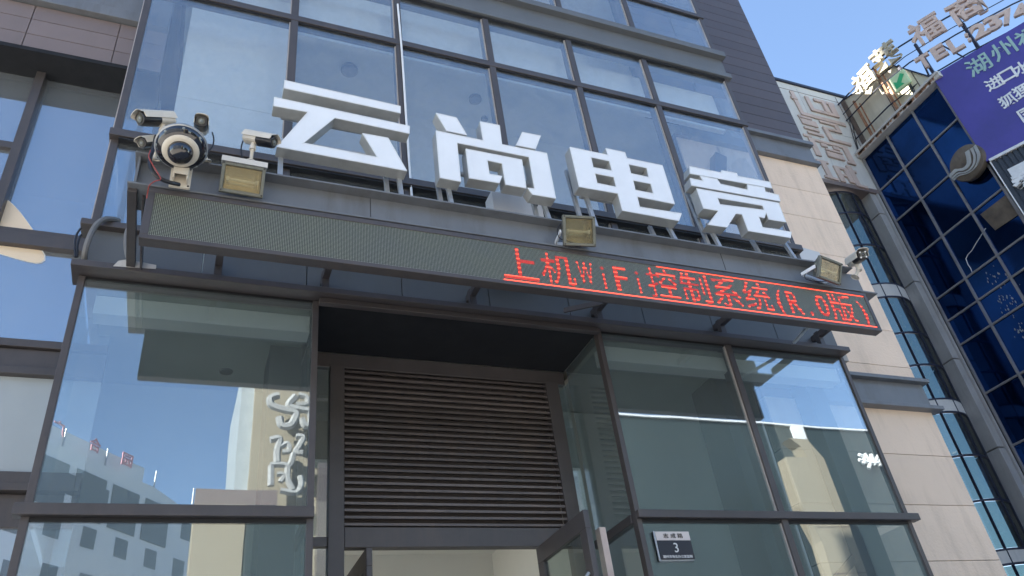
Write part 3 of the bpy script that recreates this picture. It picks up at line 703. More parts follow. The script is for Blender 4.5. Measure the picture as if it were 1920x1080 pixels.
cable("grey bent conduit arching over the left end of the ledges", [P(x, y, Y=yy) for x, y, yy in ((158,486,4.95),(160,470,4.90),(166,450,4.88),(174,432,4.88),(184,418,4.88),(197,411,4.90),(212,411,4.95),(222,414,5.0))], .020, 'conduit', "conduit")
cable("grey conduit rising beside the leaning strut", [P(x, y, Y=4.85) for x, y in ((242,488),(237,470),(236,450),(239,432),(247,425))], .016, 'conduit', "conduit")
cable("thin black cable outside the left end of the ledges", [P(x, y, Y=4.93) for x, y in ((141,482),(140,462),(142,445),(147,434),(152,428))], .008, 'black')
cable("black cable hanging next to the ledge corner", [P(x, y, Y=4.96) for x, y in ((145,482),(145,462),(149,446),(152,440))], .008, 'black')
b0 = P(722,360,Y=4.9)
cable("thin white conduit pipe running up the second mullion", [V(1.585,4.955,5.52), V(1.572,4.95,7.0), V(1.57,4.95,8.1), V(1.555,4.95,9.0)], .011, 'trim', "pipe")
# dome camera
dc = P(340,276,Y=3.90)
T = thing("dome_camera", "large round multi lens dome camera at the left end of the beam", "camera", dc)
ax = V(.02,-.36,-.93).normalized()
MB().lathe([(.001,-.085),(.05,-.083),(.10,-.07),(.135,-.05),(.150,-.03),(.152,-.012)], dc, ax, 56).build("cap", M['lampgrey'], T, smooth=True)
MB().lathe([(.150,-.014),(.157,-.010),(.158,.004),(.150,.008)], dc, ax, 56).build("rim", M['galv'], T, smooth=True)
MB().lathe([(.150,.006),(.148,.020),(.136,.044),(.108,.060)], dc, ax, 56).build("lens_band", M['lens'], T, smooth=True)
MB().lathe([(.110,.059),(.106,.066),(.092,.074),(.076,.076),(.074,.066)], dc, ax, 56).build("skirt", M['cream'], T, smooth=True)
MB().lathe([(.075,.066),(.075,.082),(.070,.108),(.056,.130),(.036,.144),(.015,.150),(.001,.151)], dc, ax, 48).build("dome", M['lens'], T, smooth=True)
su = ax.orthogonal().normalized(); sv2 = ax.cross(su)
for k in range(8):
    t = 2*math.pi*k/8; MB().lathe([(.001,.004),(.008,.003),(.010,-.002)], dc + ax*.032 + (su*math.cos(t)+sv2*math.sin(t))*.1445, (su*math.cos(t)+sv2*math.sin(t))+ax*.6, 12).build("side_lens", M['grey_lens'], T, smooth=True)
q = P(339,330,Y=4.03)
b = MB().box(q.x-.062, q.x+.062, 4.05, 4.07, q.z-.075, q.z+.10).tube([V(q.x, 4.06, q.z+.06), V(q.x, 4.02, q.z+.10), dc-ax*.06], .035, 14)
b.box(q.x-.045, q.x-.035, 3.99, 4.05, q.z-.05, q.z+.09).box(q.x+.035, q.x+.045, 3.99, 4.05, q.z-.05, q.z+.09).box(q.x-.045, q.x+.045, 3.985, 3.992, q.z-.02, q.z+.09)
b.build("bracket", M['cream'], T, bevel=.003)
b = MB()
for sx_, sz_ in ((-.05,-.06),(.05,-.06),(.05,.085)): b.lathe([(.001,.006),(.006,.005),(.007,0)], (q.x+sx_, 4.05, q.z+sz_), (0,-1,0), 10)
b.build("screw", M['black'], T)
# ================================================================== FLOODLIGHTS
def floodlight(lab, pos, aim, w_, h_, side=0, topplate=False, roll=0):
    T = thing("floodlight", lab, "floodlight", pos, "floodlights along the sign beam")
    a = Vector(aim).normalized(); s = Z_.cross(a).normalized(); s = -s; u = a.cross(s); u = u if u.z > 0 else -u
    if roll: R_ = Matrix.Rotation(roll, 3, a); s = R_@s; u = R_@u
    c = Vector(pos)
    fr = MB(); t = .022
    F = lambda x, y, d: c + s*x + u*y + a*d
    fr.prism([[(-w_/2,-h_/2),(w_/2,-h_/2),(w_/2,h_/2),(-w_/2,h_/2)], [(-w_/2+t,-h_/2+t),(w_/2-t,-h_/2+t),(w_/2-t,h_/2-t),(-w_/2+t,h_/2-t)]], F, -.02, .012)
    fr.build("front_frame", M['lampgrey'], T, bevel=.004)
    bk = MB(); n0 = len(bk.v)
    for k_, d in ((1,-.015),(.62,-.10)):
        for x, y in ((-1,-1),(1,-1),(1,1),(-1,1)): bk.v.append(F(x*w_/2*k_*.98, y*h_/2*k_*.98, d))
    bk.f += [(0,1,5,4),(1,2,6,5),(2,3,7,6),(3,0,4,7),(4,5,6,7)]
    bk.build("housing", M['lampgrey'], T, bevel=.004)
    rf = MB(); iw, ih = w_/2-t-.002, h_/2-t-.002; n = 10
    for x in (-iw, iw):
        for i in range(n+1):
            q_ = -1+2*i/n; rf.v.append(F(x, ih*q_, -.012-.055*(1-q_*q_)))
    for i in range(n): rf.f.append((i, i+1, n+2+i, n+1+i))
    rf.f += [tuple(range(n+1)), tuple(range(n+1, 2*n+2))]
    rf.build("reflector", M['gold'], T, smooth=True)
    MB().tube([F(-iw*.72,0,-.03), F(iw*.72,0,-.03)], .010, 8).obox(F(-iw*.8,0,-.03), s, u, a, .02, .03, .03).obox(F(iw*.8,0,-.03), s, u, a, .02, .03, .03).build("lamp_tube", M['text_w'], T, smooth=True)
    MB().prism([[(-iw,-ih),(iw,-ih),(iw,ih),(-iw,ih)]], F, -.002, .002).build("cover_glass", M['lamp_glass'], T)
    yk = MB(); 
    if topplate: yk.obox(F(0, h_/2+.02, -.02), s, u, a, w_*1.05, .035, .07)
    else:
        yk.bar(F(-w_/2-.008, 0, -.03), F(-w_/2-.008, -h_*.3, -.16), .012, .03); yk.bar(F(w_/2+.008, 0, -.03), F(w_/2+.008, -h_*.3, -.16), .012, .03); yk.bar(F(-w_/2-.012,-h_*.3,-.16), F(w_/2+.012,-h_*.3,-.16), .012, .03)
    yk.build("yoke", M['boxwhite' if topplate else 'trim'], T)
    b = MB()
    for x, y in ((-1,-1),(1,-1),(1,1),(-1,1)): b.lathe([(.001,.005),(.005,.004),(.006,0)], F(x*(w_/2-.011), y*(h_/2-.011), .013), a, 8)
    b.build("screw", M['black'], T)
    return T
floodlight("floodlight under the post camera with a bright gold reflector, leftmost", P(455,337,Y=4.03), (.02,-.93,-.38), .275, .21, topplate=True)
floodlight("grey square floodlight hung on the middle of the beam", P(1086,433,Y=4.0), (-.10,-.90,-.44), .265, .24, roll=.03)
floodlight("grey floodlight at the right end of the beam, turned to the right", P(1556,507,Y=3.98), (.18,-.86,-.48), .31, .20)
cable("thin black wire trailing from the middle floodlight", [P(x, y, Y=4.06) for x, y in ((1052,418),(1045,432),(1050,447),(1065,452),(1080,458))], .004, 'black')
cable("thin black wire trailing under the right floodlight", [P(x, y, Y=4.08) for x, y in ((1525,495),(1512,510),(1510,522),(1530,528),(1552,527))], .004, 'black')
# ================================================================== NUMBER PLATE
T = thing("number_plate", "black and white street number plate on the right lower glass", "sign", P(1265,1022,Y=4.97))
q0, q1 = P(1228,996.5,Y=4.965), P(1291,1048.6,Y=4.965); a0 = q0.x; a1 = P(1291,997,Y=4.965).x; zT = q0.z; zB = P(1238,1048.6,Y=4.965).z; zM = P(1290,1012.8,Y=4.965).z
MB().box(a0, a1, 4.965, 4.975, zM, zT).build("name_strip", M['plate_w'], T, bevel=.001)
MB().box(a0, a1, 4.965, 4.975, zB, zM-.001).build("number_field", M['plate_k'], T, bevel=.001)
MB().box(a0-.014, a0-.002, 4.968, 4.995, zB-.01, zT+.005).box(a0-.014, a1, 4.977, 4.995, zB-.01, zT+.003).build("holder", M['galv'], T)
cx = (a0+a1)/2; W_ = a1-a0
b = MB(); put_glyph(b, "志 成 路", (cx+.0, 4.963, (zT+zM)/2), X_, Z_, W_*.58, (zT-zM)*.55, .002, .01); b.build("street_name", M['text_k'], T)
b = MB(); put_glyph(b, "3", (cx+.003, 4.963, zM-(zM-zB)*.40), X_, Z_, None, (zM-zB)*.50, .002, .0); put_glyph(b, "湖州市地名办公室监制", (cx, 4.963, zB+(zM-zB)*.13), X_, Z_, W_*.86, (zM-zB)*.16, .002, .012)
b.build("number_text", M['text_w'], T)
# ================================================================== CENTURY MALL WALL AND STAIR TOWER
CY = 14.4; BXP = 22.5
CM = thing("mall_building", "off white mall building with faded pink wall characters and a round glass stair tower", "building", (21, CY, 0))
b = MB()
b.box(14.0, 20.75, CY, CY+.4, 19.1, 24.38).box(20.76, BXP+.55, CY, CY+.4, 19.1, 21.9).box(20.76, BXP+.98, CY, CY+.4, 21.91, 24.38)
b.build("wall", M['render_w'], CM, bevel=.01)
MB().box(14, BXP+1.0, CY-.07, CY+.5, 24.38, 24.50).build("coping", M['steel_k'], CM)
MB().box(14.0, BXP+.2, CY+.0, CY+2.5, 18.98, 19.1).box(14, BXP, CY-.03, CY+.05, 18.95, 19.14).build("soffit", M['mauve'], CM)
MB().box(12.0, BXP-.4, CY+2.6, CY+12, 0, 24).build("mass", M['render_w'], CM)
b = MB()
b.box(22.78, 22.80, CY-.012, CY+.01, 19.2, 24.3).box(19.0, 23.3, CY-.008, CY+.01, 23.98, 24.0)
b.build("panel_joint", M['joint'], CM)
# pilaster strips between the tower and the blue glass
b = MB()
for z0 in range(0, 19, 3): b.box(22.02, 22.30, CY+.05, CY+.9, z0+.02, z0+3-.02)
b.box(22.31, 22.40, CY-.02, CY+.9, 0, 19).box(22.41, 22.47, CY+.1, CY+.9, 0, 19)
b.build("pilaster", M['pil'], CM, bevel=.01)
# tower
tcx, tcy, tr_ = 21.05, 15.98, 1.42
a0_, a1_ = math.radians(-52), math.radians(52)
def arc(r, z, n=18, e0=a0_, e1=a1_): return [Vector((tcx + r*math.sin(e0+(e1-e0)*k/n), tcy - r*math.cos(e0+(e1-e0)*k/n), z)) for k in range(n+1)]
def shell(mb, r, z0, z1, th=.02, n=18, e0=a0_, e1=a1_):
    A, B = arc(r, z0, n, e0, e1), arc(r, z1, n, e0, e1); A2, B2 = arc(r-th, z0, n, e0, e1), arc(r-th, z1, n, e0, e1)
    for k in range(n):
        mb.quad(A[k], A[k+1], B[k+1], B[k]); mb.quad(A2[k], B2[k], B2[k+1], A2[k+1]); mb.quad(A[k], A2[k], A2[k+1], A[k+1]); mb.quad(B[k], B[k+1], B2[k+1], B2[k])
def tz(px, py): return P(px, py, Y=15.1).z
bands = [tz(1646,550), tz(1653,573), tz(1757,764), tz(1765,788), tz(1896,1040), tz(1908,1066)]
rings = [tz(1568,374)-.15, tz(1594,419), tz(1620,478), tz(1645,549), tz(1654,573), tz(1690,640), tz(1722,700), tz(1757,764), tz(1765,788), tz(1812,868), tz(1855,950), tz(1896,1040), tz(1908,1066), 3, 1.5]
for i in (0, 2, 4):
    b = MB(); shell(b, tr_+.03, bands[i+1], bands[i], .05); b.build("band", M['render_w'], CM, smooth=True)
rings = sorted(set(rings), reverse=True)
b = MB()
for z in rings: shell(b, tr_+.035, z-.028, z+.028, .06)
b.build("ring", M['steel_k'], CM)
for i in range(len(rings)-1):
    z1, z0 = rings[i], rings[i+1]
    if z1 - z0 < .8 and i in (3, 7, 11): continue
    b = MB(); shell(b, tr_, z0+.045, z1-.045, .012); b.build("stair_pane", M['glass_tower'], CM, smooth=True)
b = MB()
for t in (-52, -45, -20, 6, 30, 52):
    t = math.radians(t); x, y = tcx+tr_*math.sin(t), tcy-tr_*math.cos(t); b.box(x-.022, x+.022, y-.035, y+.035, 0, rings[0])
b.build("mullion", M['steel_k'], CM)
b = MB().box(20.3, 20.42, 15.0, 16.5, 0, 19).box(19.5, 20.0, 14.9, 15.2, 0, 19); b.build("tower_frame", M['alu'], CM)
b = MB(); b.box(20.2, 22.0, 16.9, 17.0, 0, 18.9)
for z in range(1, 19, 3): b.bar((20.3, 16.2, z), (21.9, 16.3, z+1.5), .12, .9)
b.build("stair_core", M['grey_in'], CM)
# pink wall characters, each one cut in heavy strokes on a 100 x 100 grid
def quad_uv(c): # corners tl, tr, br, bl in px -> function of (u 0..1, v 0..1 down)
    q = [P(x, y, Y=CY-.10) for x, y in c]
    return lambda u, v: q[0].lerp(q[1], u).lerp(q[3].lerp(q[2], u), v)
CH = [
 ("faded pink wall character at the top of the column", ((1474,162),(1566,187),(1592,238),(1500,213)), [(6,8,14,84),(6,84,98,96),(34,14,42,68),(34,58,92,68),(52,14,94,24),(80,14,92,68),(2,30,14,40),(66,14,74,60)]),
 ("faded pink wall character second from the top, with a broken left side", ((1492,208),(1574,230),(1600,275),(1518,253)), [(4,8,34,18),(4,22,40,46),(2,58,36,67),(4,76,40,86),(52,8,94,18),(84,8,94,46),(52,37,94,46),(50,37,60,94),(50,84,100,94)]),
 ("faded pink wall character third from the top, box shaped with a small mouth", ((1507,247),(1589,269),(1612,313),(1528,290)), [(0,2,18,12),(8,14,20,92),(8,14,96,24),(84,14,97,92),(32,28,46,42),(60,28,74,42),(38,48,76,56),(36,62,74,84),(78,84,97,92)]),
 ("faded pink wall character at the bottom of the column", ((1528,292),(1608,312),(1632,356),(1550,333)), [(2,8,30,18),(10,8,22,90),(2,82,34,92),(38,20,50,90),(44,20,92,30),(60,30,72,84),(50,54,72,62),(72,4,84,92),(76,84,100,94)]),
]
for lab, c, rs in CH:
    f = quad_uv(c); mid = f(.5,.5)
    T = thing("wall_character", lab, "wall character", (mid.x, CY-.05, mid.z), "faded pink characters down the mall wall")
    face, side = MB(), MB()
    for k, (x0, y0, x1, y1) in enumerate(rs):
        pr = [f(x0/100, y0/100), f(x1/100, y0/100), f(x1/100, y1/100), f(x0/100, y1/100)]
        dpt = .055 + .0035*k
        side.prism([[(p.x, p.z) for p in pr]], lambda u, v, d: (u, d, v), CY-dpt, CY-.003)
    side.build("strokes", M['rust_l'], T, bevel=.012)
cable("black cable running down the mall wall beside the roof corner", [P(x, y, Y=CY-.03) for x, y in ((1590,190),(1595,215),(1601,245),(1607,272),(1614,295))], .02, 'black')
cable("second black cable slanting down the mall wall", [P(x, y, Y=CY-.05) for x, y in ((1588,190),(1592,222),(1598,250),(1608,280),(1617,297))], .014, 'black')
# ================================================================== BLUE GLASS BUILDING
BG = thing("glass_building", "tall building clad in deep blue mirror glass on the right", "building", (BXP, 9, 0))
cols = [14.34, 13.10, 11.86, 10.66, 9.46, 8.26, 7.06, 5.86]
rz = [20.68, 19.07, 17.60, 15.95, 14.22, 13.36, 12.45, 10.72, 9.00, 7.3, 5.6, 3.9]
AZ2 = math.radians(116.5); F1 = V(BXP, 10.40, 0); fd = V(-math.cos(AZ2), -math.sin(AZ2), 0); fn = V(-fd.y, fd.x, 0)
if fn.x > 0: fn = -fn
ff = lambda u, v, d: F1 + fd*u + V(0,0,v) + fn*d
for i in range(3):
    for j in range(11):
        e = random.uniform(-.006, .006)
        MB().quad((BXP+e, cols[i]-.03, rz[j+1]+.03), (BXP-e, cols[i+1]+.03, rz[j+1]+.03), (BXP-e*.5, cols[i+1]+.03, rz[j]-.03), (BXP+e*.5, cols[i]-.03, rz[j]-.03)).build("glass_panel", M['bluegl'], BG)
for i in range(3):
    for j in range(2, 11):
        MB().quad(ff(.05+i*1.25, rz[j+1]+.03, 0), ff(1.24+i*1.25, rz[j+1]+.03, 0), ff(1.24+i*1.25, rz[j]-.03, 0), ff(.05+i*1.25, rz[j]-.03, 0)).build("glass_panel", M['bluegl'], BG)
for i, y in enumerate(cols[:4]):
    MB().box(BXP-.07, BXP+.03, y-.035, y+.035, 0, 20.7).build("mullion", M['alu'], BG, bevel=.006)
MB().bar(ff(0,0,.0), ff(0,20.7,.0), .16, .12).build("corner_post", M['alu'], BG, bevel=.006)
for i in range(1, 4): MB().bar(ff(i*1.25,0,.02), ff(i*1.25,20.7,.02), .07, .1).build("mullion", M['alu'], BG)
for z in rz[1:]:
    MB().box(BXP-.055, BXP+.03, 10.42, 14.34, z-.03, z+.03).build("transom", M['alu'], BG, bevel=.006)
    MB().bar(ff(0,z,.02), ff(3.8,z,.02), .07, .06).build("transom", M['alu'], BG)
w1 = ff(14, 0, -.05)
MB().prism([[(BXP+.05, CY+.6), (BXP+.05, 10.4), (w1.x, w1.y), (w1.x+12, w1.y+3), (w1.x+12, CY+.6)]], lambda u, v, d: (u, v, d), 0, 20.6).build("wall", M['plate_k'], BG)
# opened vent frame
q0 = P(1862,432,X=BXP-.05); q1 = P(1950,430,X=BXP-.05)
b = MB().box(BXP-.12, BXP-.02, 10.56, 10.66, 14.3, 15.9).box(BXP-.12, BXP-.02, 10.45, 10.66, 14.26, 14.36)
b.build("vent_frame", M['alu'], BG, bevel=.006)
q = [P(x, y, X=BXP-.03) for x, y in ((1838,402),(1890,362),(1916,398),(1866,432))]
MB().quad(*q).build("bare_panel", M['bronze'], BG)
cr = [P(x, y, X=BXP-.02) for x, y in ((1848,428),(1838,444),(1829,458),(1822,470),(1815,477),(1811,485),(1815,496),(1820,503),(1824,514))]
MB().tube(cr, .012, 5).build("crack", M['text_w'], BG)
random.seed(3)
b = MB()
for cx_, cy_, n, sp in ((1868,525,20,20),(1890,568,26,24),(1912,612,18,20)):
    for k in range(n):
        x, y = cx_+random.gauss(0, sp*.5), cy_+random.gauss(0, sp*.6); q = P(x, y, X=BXP-.012); s_ = random.uniform(.02,.06)
        b.quad(q+V(0,-s_*.4,0), q+V(0,0,-s_), q+V(0,s_*.4,0), q+V(0,0,s_))
b.build("paint_flecks", M['galv'], BG)
# eave and parapet
b = MB().box(BXP-.28, BXP+.3, 10.3, CY-.02, 20.72, 20.86).box(BXP-.34, BXP+.25, 10.3, CY-.02, 20.86, 20.95).bar(ff(-.1,20.66,-.1), ff(14,20.66,-.1), .3, .10); b.build("eave", M['render_w'], BG, bevel=.01)
b = MB()
random.seed(5)
for k in range(70):
    y = random.uniform(10.5, 14.2); h_ = random.uniform(.03,.12); b.box(BXP-.29, BXP-.275, y, y+random.uniform(.03,.16), 20.85-h_, 20.86)
b.build("rust_stains", M['rust'], BG)
PX = 22.98
out = [(14.38, 20.9), (14.38, 24.0), (12.6, 23.7), (11.85, 23.3), (10.7, 21.15), (10.5, 20.9)]
MB().prism([out], lambda u, v, d: (d, u, v), PX, PX+.15).build("parapet", M['render_c'], BG)
b = MB().box(PX-.02, PX+.005, 12.62, 12.65, 20.9, 23.7).box(PX-.02, PX+.005, 11.4, 11.43, 20.9, 22.5).box(PX-.06, PX, 14.2, 14.38, 20.9, 24.0); b.build("parapet_joint", M['joint'], BG)
MB().bar((PX-.03, 11.85, 23.32), (PX-.03, 10.6, 21.0), .05).bar((PX-.03, 11.85, 23.32), (PX-.03, 14.3, 24.02), .04).build("parapet_edge", M['steel_k'], BG)
# ================================================================== ROOF SIGN RING
ring = [V(22.62,14.35,0), V(22.65,12.6,0), V(22.95,11.3,0), V(23.7,9.8,0), V(24.7,8.2,0), V(26.0,6.6,0), V(27.6,5.2,0)]
def on_ring(px, py, off=0.0):
    d = ray(px, py); best = None
    for i in range(len(ring)-1):
        a, c = ring[i], ring[i+1]; t2 = (c-a); nrm = V(-t2.y, t2.x, 0).normalized()
        if nrm.x > 0: nrm = -nrm
        a2 = a + nrm*off
        den = d.x*nrm.x + d.y*nrm.y
        if abs(den) < 1e-9: continue
        k = (a2.x*nrm.x + a2.y*nrm.y)/den; pt = d*k; s_ = ((pt.x-a2.x)*t2.x+(pt.y-a2.y)*t2.y)/t2.length_squared
        if k > 0 and -.02 <= s_ <= 1.02:
            best = (V(pt.x, pt.y, CAMZ+pt.z), t2.normalized(), nrm); break
    if best is None: raise ValueError((px, py))
    return best
RF = thing("sign_frame", "dark steel lattice along the roof edge holding the roof letters", "sign frame", (23.5, 10.5, 20.9))
def rail(pxs, r):
    b = MB(); pts = []
    for x, y in pxs: pts.append(on_ring(x, y, -.06)[0])
    b.tube(pts, r, 6); return b
# rails follow the ring at constant heights
def hz(px, py): return on_ring(px, py)[0].z
zs = [hz(1700,78), hz(1700,100)-.02, hz(1700,115), hz(1705,148), hz(1712,172)]
def ringpts(z, off=-.08, n=4):
    o = []
    for i in range(len(ring)-1):
        for k in range(n): o.append(ring[i].lerp(ring[i+1], k/n))
    o.append(ring[-1]); return [V(p.x+.08, p.y+.03, z) for p in o]
for z, r in ((hz(1690,82), .035), (hz(1690,108), .018), (hz(1700,118), .03), (hz(1722,152), .03), (hz(1722,180), .035)):
    MB().tube(ringpts(z), r, 6).build("rail", M['steel_k'], RF)
for (tx, ty), (bx, by), m_ in (((1785,18),(1823,88),'steel_k'), ((1714,80),(1752,134),'steel_k'), ((1682,120),(1720,180),'steel_k')):
    t = on_ring(tx, ty); zt_ = t[0].z; p = t[0]+V(.1,.05,0)
    MB().bar((p.x, p.y, 20.9), (p.x, p.y, zt_), .09).build("post", M[m_], RF)
    MB().bar((p.x+.1, p.y+.2, 20.9), (p.x+.05, p.y+1.0, zt_-.6), .05).build("brace", M['steel_k'], RF)
for (tx, ty), (bx, by) in (((1635,128),(1677,232)), ((1598,192),(1630,265))):
    t = on_ring(tx, ty); p = t[0]+V(.12,.0,0)
    MB().bar((p.x, p.y, 20.9), (p.x, p.y, t[0].z+.1), .08).bar((p.x+.02, p.y-.16, 20.9), (p.x+.02, p.y-.16, t[0].z-.2), .04).build("rusty_post", M['rust'], RF)
for x, y, y2 in ((1805,40,105),(1722,100,150)):
    t = on_ring(x, y); MB().bar(t[0]+V(.1,.05,0), (t[0].x+.1, t[0].y+.25, 21), .05).build("brace", M['steel_k'], RF)
RL = [("福", (1619,150), .98, 'cream_l', "sunlit cream roof character at the far end of the roof sign"),
      ("莱", (1659,106), 1.1, 'cream_l', "cream roof character above the green arrow sign"),
      ("福", (1735,56), 1.15, 'rust_l', "pinkish roof character standing clear against the sky"),
      ("商", (1812,15), 1.2, 'rust_l', "pinkish roof character cut by the top edge of the view"),
      ("T", (1733,116), .62, 'rust_l', "pinkish roof letter T near the billboard corner"),
      ("E", (1761,98), .62, 'rust_l', "pinkish roof letter E"),
      ("L", (1792,84), .62, 'rust_l', "pinkish roof letter L"),
      (":", (1815,71), .40, 'rust_l', "pinkish colon between the L and the 2 on the roof"),
      ("2", (1836,58), .62, 'rust_l', "pinkish roof numeral two, right after the colon"),
      ("3", (1862,44), .62, 'rust_l', "pinkish roof numeral three, between the two and the seven"),
      ("7", (1888,33), .62, 'rust_l', "pinkish roof numeral seven, next to the three"),
      ("4", (1914,22), .62, 'rust_l', "pinkish roof numeral four, cut by the right edge of the view")]
for ch, (px, py), h_, m_, lab in RL:
    c, tdir, nrm = on_ring(px, py, .05)
    b = MB(); big = ord(ch) > 255
    wd = {":": .12, "T": .5, "E": .45, "L": .45}.get(ch, .5 if not big else h_*.98)
    put_glyph(b, ch, c, tdir, Z_, wd, h_, .12, .016 if big else .04)
    o = b.build("roof_letter", M[m_], None); tag(o, lab, "roof letter", "letters of the roof sign")
# green arrow sign
c, tdir, nrm = on_ring(1688,152,.25)
T = thing("arrow_sign", "small pale box with a green arrow under the cream roof characters", "sign", c)
u = tdir; tl = (V(0,0,1)); e = nrm
MB().obox(c, u, Z_, e, .62, .72, .14).build("box", M['pale_g'], T, bevel=.05)
fa = lambda x, y, d: c + u*x + Z_*y + e*d
ar = [(-.22,-.26),(.10,-.26),(.02,-.14),(.24,.10),(.14,.24),(-.10,-.02),(-.20,.08)]
MB().prism([ar], fa, .071, .085).build("arrow", M['green'], T)
# ================================================================== PURPLE BILLBOARD, BLACK BOARD, EMBLEM
az = math.radians(116.5); bu = V(-math.cos(az), -math.sin(az), 0); bn = V(-bu.y, bu.x, 0)
if bn.x > 0: bn = -bn
BB0 = V(22.22, 10.62, 0)
def on_bb(px, py, off=0):
    d = ray(px, py); o = BB0 + bn*off; k = (o.x*bn.x+o.y*bn.y)/(d.x*bn.x+d.y*bn.y); p = d*k; return V(p.x, p.y, CAMZ+p.z)
def bb_uv(p): return ((p-BB0).dot(bu), p.z)
def bbf(u, v, d): return BB0 + bu*u + V(0,0,v) + bn*d
uL = bb_uv(on_bb(1752,150))[0]; vT = bb_uv(on_bb(1762,134))[1]; vB = bb_uv(on_bb(1857,299))[1]
T = thing("billboard", "large purple billboard with pale green and white lettering", "billboard", bbf(2, vB, 0))
cr_ = .16
outl = [(uL, vB), (uL+7.5, vB), (uL+7.5, vT), (uL+cr_, vT), (uL+cr_*.3, vT-cr_*.3), (uL, vT-cr_)]
MB().prism([outl], bbf, -.15, 0).build("panel", M['purple'], T)
for ch, (px, py) in (("湖", (1834,122)), ("州", (1880,93)), ("福", (1928,68))):
    b = MB(); put_glyph(b, ch, on_bb(px, py, .012), bu, Z_, .70, .74, .02, .014); b.build("green_character", M['mint'], T)
for ch, (px, py) in (("进", (1863,156)), ("口", (1889,141)), ("水", (1916,126)), ("狐", (1889,188)), ("狸", (1916,170)), ("国", (1927,212))):
    b = MB(); put_glyph(b, ch, on_bb(px, py, .012), bu, Z_, .47, .49, .02, .02); b.build("white_character", M['text_w'], T)
# black corrugated board below
T = thing("black_sign_board", "black corrugated sign board with a white character under the purple billboard", "sign board", bbf(1, vB-1, 0))
vB2 = vB-.10; uK = bb_uv(on_bb(1858,302))[0]
b = MB(); k = 0; u_ = uK
while u_ < uK+6:
    b.prism([[(u_, vB2-3.0), (u_+.10, vB2-3.0), (u_+.10, vB2), (u_, vB2)]], bbf, -.02, .035); u_ += .155
b.prism([[(uK, vB2-3.0), (uK+6, vB2-3.0), (uK+6, vB2), (uK, vB2)]], bbf, -.1, -.02)
b.build("corrugated_panel", M['corr'], T)
MB().prism([[(uK-.03, vB2), (uK+6.1, vB2), (uK+6.1, vB2+.09), (uK-.03, vB2+.09)]], bbf, -.05, .09).prism([[(uK-.045, vB2-3), (uK-.01, vB2-3), (uK-.01, vB2), (uK-.045, vB2)]], bbf, -.05, .06).build("edge_trim", M['text_w'], T)
b = MB(); put_glyph(b, "暴", on_bb(1919,328,.07), bu, Z_, .78, .82, .06, .03); b.build("character", M['text_w'], T)
# emblem
EX = BXP-.25
ec = P(1815.5,306,X=EX)
T = thing("round_emblem", "round bronze emblem with three pale curved stripes on the blue glass", "emblem", ec)
MB().lathe([(.001,.10),(.56,.10),(.60,.085),(.61,.0),(.59,-.12),(.001,-.12)], ec, (-1,0,0), 56).build("disc", M['bronze'], T, smooth=True)
def ez(x, y): return P(1740+x/4.322, 230+y/4.322, X=EX-.11)
def spl(pts, n=8):
    o = []
    for i in range(len(pts)-1):
        p0 = pts[max(i-1,0)]; p1 = pts[i]; p2 = pts[i+1]; p3 = pts[min(i+2, len(pts)-1)]
        for k in range(n):
            t = k/n; o.append(.5*((2*p1)+(-p0+p2)*t+(2*p0-5*p1+4*p2-p3)*t*t+(-p0+3*p1-3*p2+p3)*t**3))
    return o+[pts[-1]]
edges = [ [(303,240),(315,290),(316,335),(290,365),(250,375),(215,380),(172,432)],
          [(337,218),(348,270),(352,325),(325,368),(285,390),(235,398),(187,450)],
          [(342,214),(370,270),(365,335),(335,378),(290,400),(240,408),(192,452)],
          [(366,200),(388,265),(385,325),(350,380),(300,407),(245,418),(202,462)],
          [(371,196),(400,262),(395,330),(360,385),(305,412),(250,425),(206,465)],
          [(386,178),(422,250),(416,305),(390,360),(330,410),(250,435),(212,470)] ]
for i in range(0, 6, 2):
    A = spl([V(x, y, 0) for x, y in edges[i]]); B = spl([V(x, y, 0) for x, y in edges[i+1]])
    b = MB(); n = len(A)
    for off in (0, .035):
        for p in A+B:
            q = ez(p.x, p.y); b.v.append(V(EX-.10-off, q.y, q.z))
    m_ = 2*n
    for k in range(n-1):
        b.f += [(k, k+1, n+k+1, n+k), (m_+k, m_+n+k, m_+n+k+1, m_+k+1), (k, m_+k, m_+k+1, k+1), (n+k, n+k+1, m_+n+k+1, m_+n+k)]
    b.f += [(0, n, m_+n, m_), (n-1, m_+n-1, m_+2*n-1, 2*n-1)]
    b.build("stripe", M['silver'], T)
# ================================================================== ACROSS THE STREET (seen in the glass)
def MV(px, py, Yv):  # point whose mirror image in the glass plane y=5 lies at depth Yv
    p = P(px, py, Y=Yv); return V(p.x, 10-p.y, p.z)
# white apartment block, its long side running away to the right of the reflection
A0 = V(-6.6,-32,0); ad = V(math.cos(math.radians(50)), -math.sin(math.radians(50)), 0); an = V(-ad.y, ad.x, 0)
if an.y < 0: an = -an
WB = thing("apartment_block", "white apartment block across the street seen in the lower left glass", "building", A0)
af = lambda u, v, d: A0 + ad*u + V(0,0,v) + an*d
LN = 15
MB().prism([[(-30,0),(LN,0),(LN,19.2),(8,20.4),(-30,20.4)]], af, -12, 0).build("wall", M['opp_white'], WB)
MB().prism([[(-30,20.4),(7.6,20.4),(7.6,21.6),(-30,21.6)]], af, -11.5, -.6).build("roof", M['opp_white'], WB)
k = 0
for j in range(8):
    z = 2.0+j*2.3
    for i in range(10):
        u = -8.5+i*2.35+(.4 if j % 2 else 0)
        if u > LN-1.3: continue
        w_ = MB().prism([[(u, z), (u+.95, z), (u+.95, z+1.05), (u, z+1.05)]], af, .005, .02).build("window", M['opp_win'], WB)
b = MB()
for i in range(5):
    u = -3+i*2.6; b.prism([[(u,17.2),(u+2.1,17.2),(u+2.1,19.6),(u,19.6)]], af, .01, .05)
b.build("roof_window", M['opp_win'], WB)
b = MB()
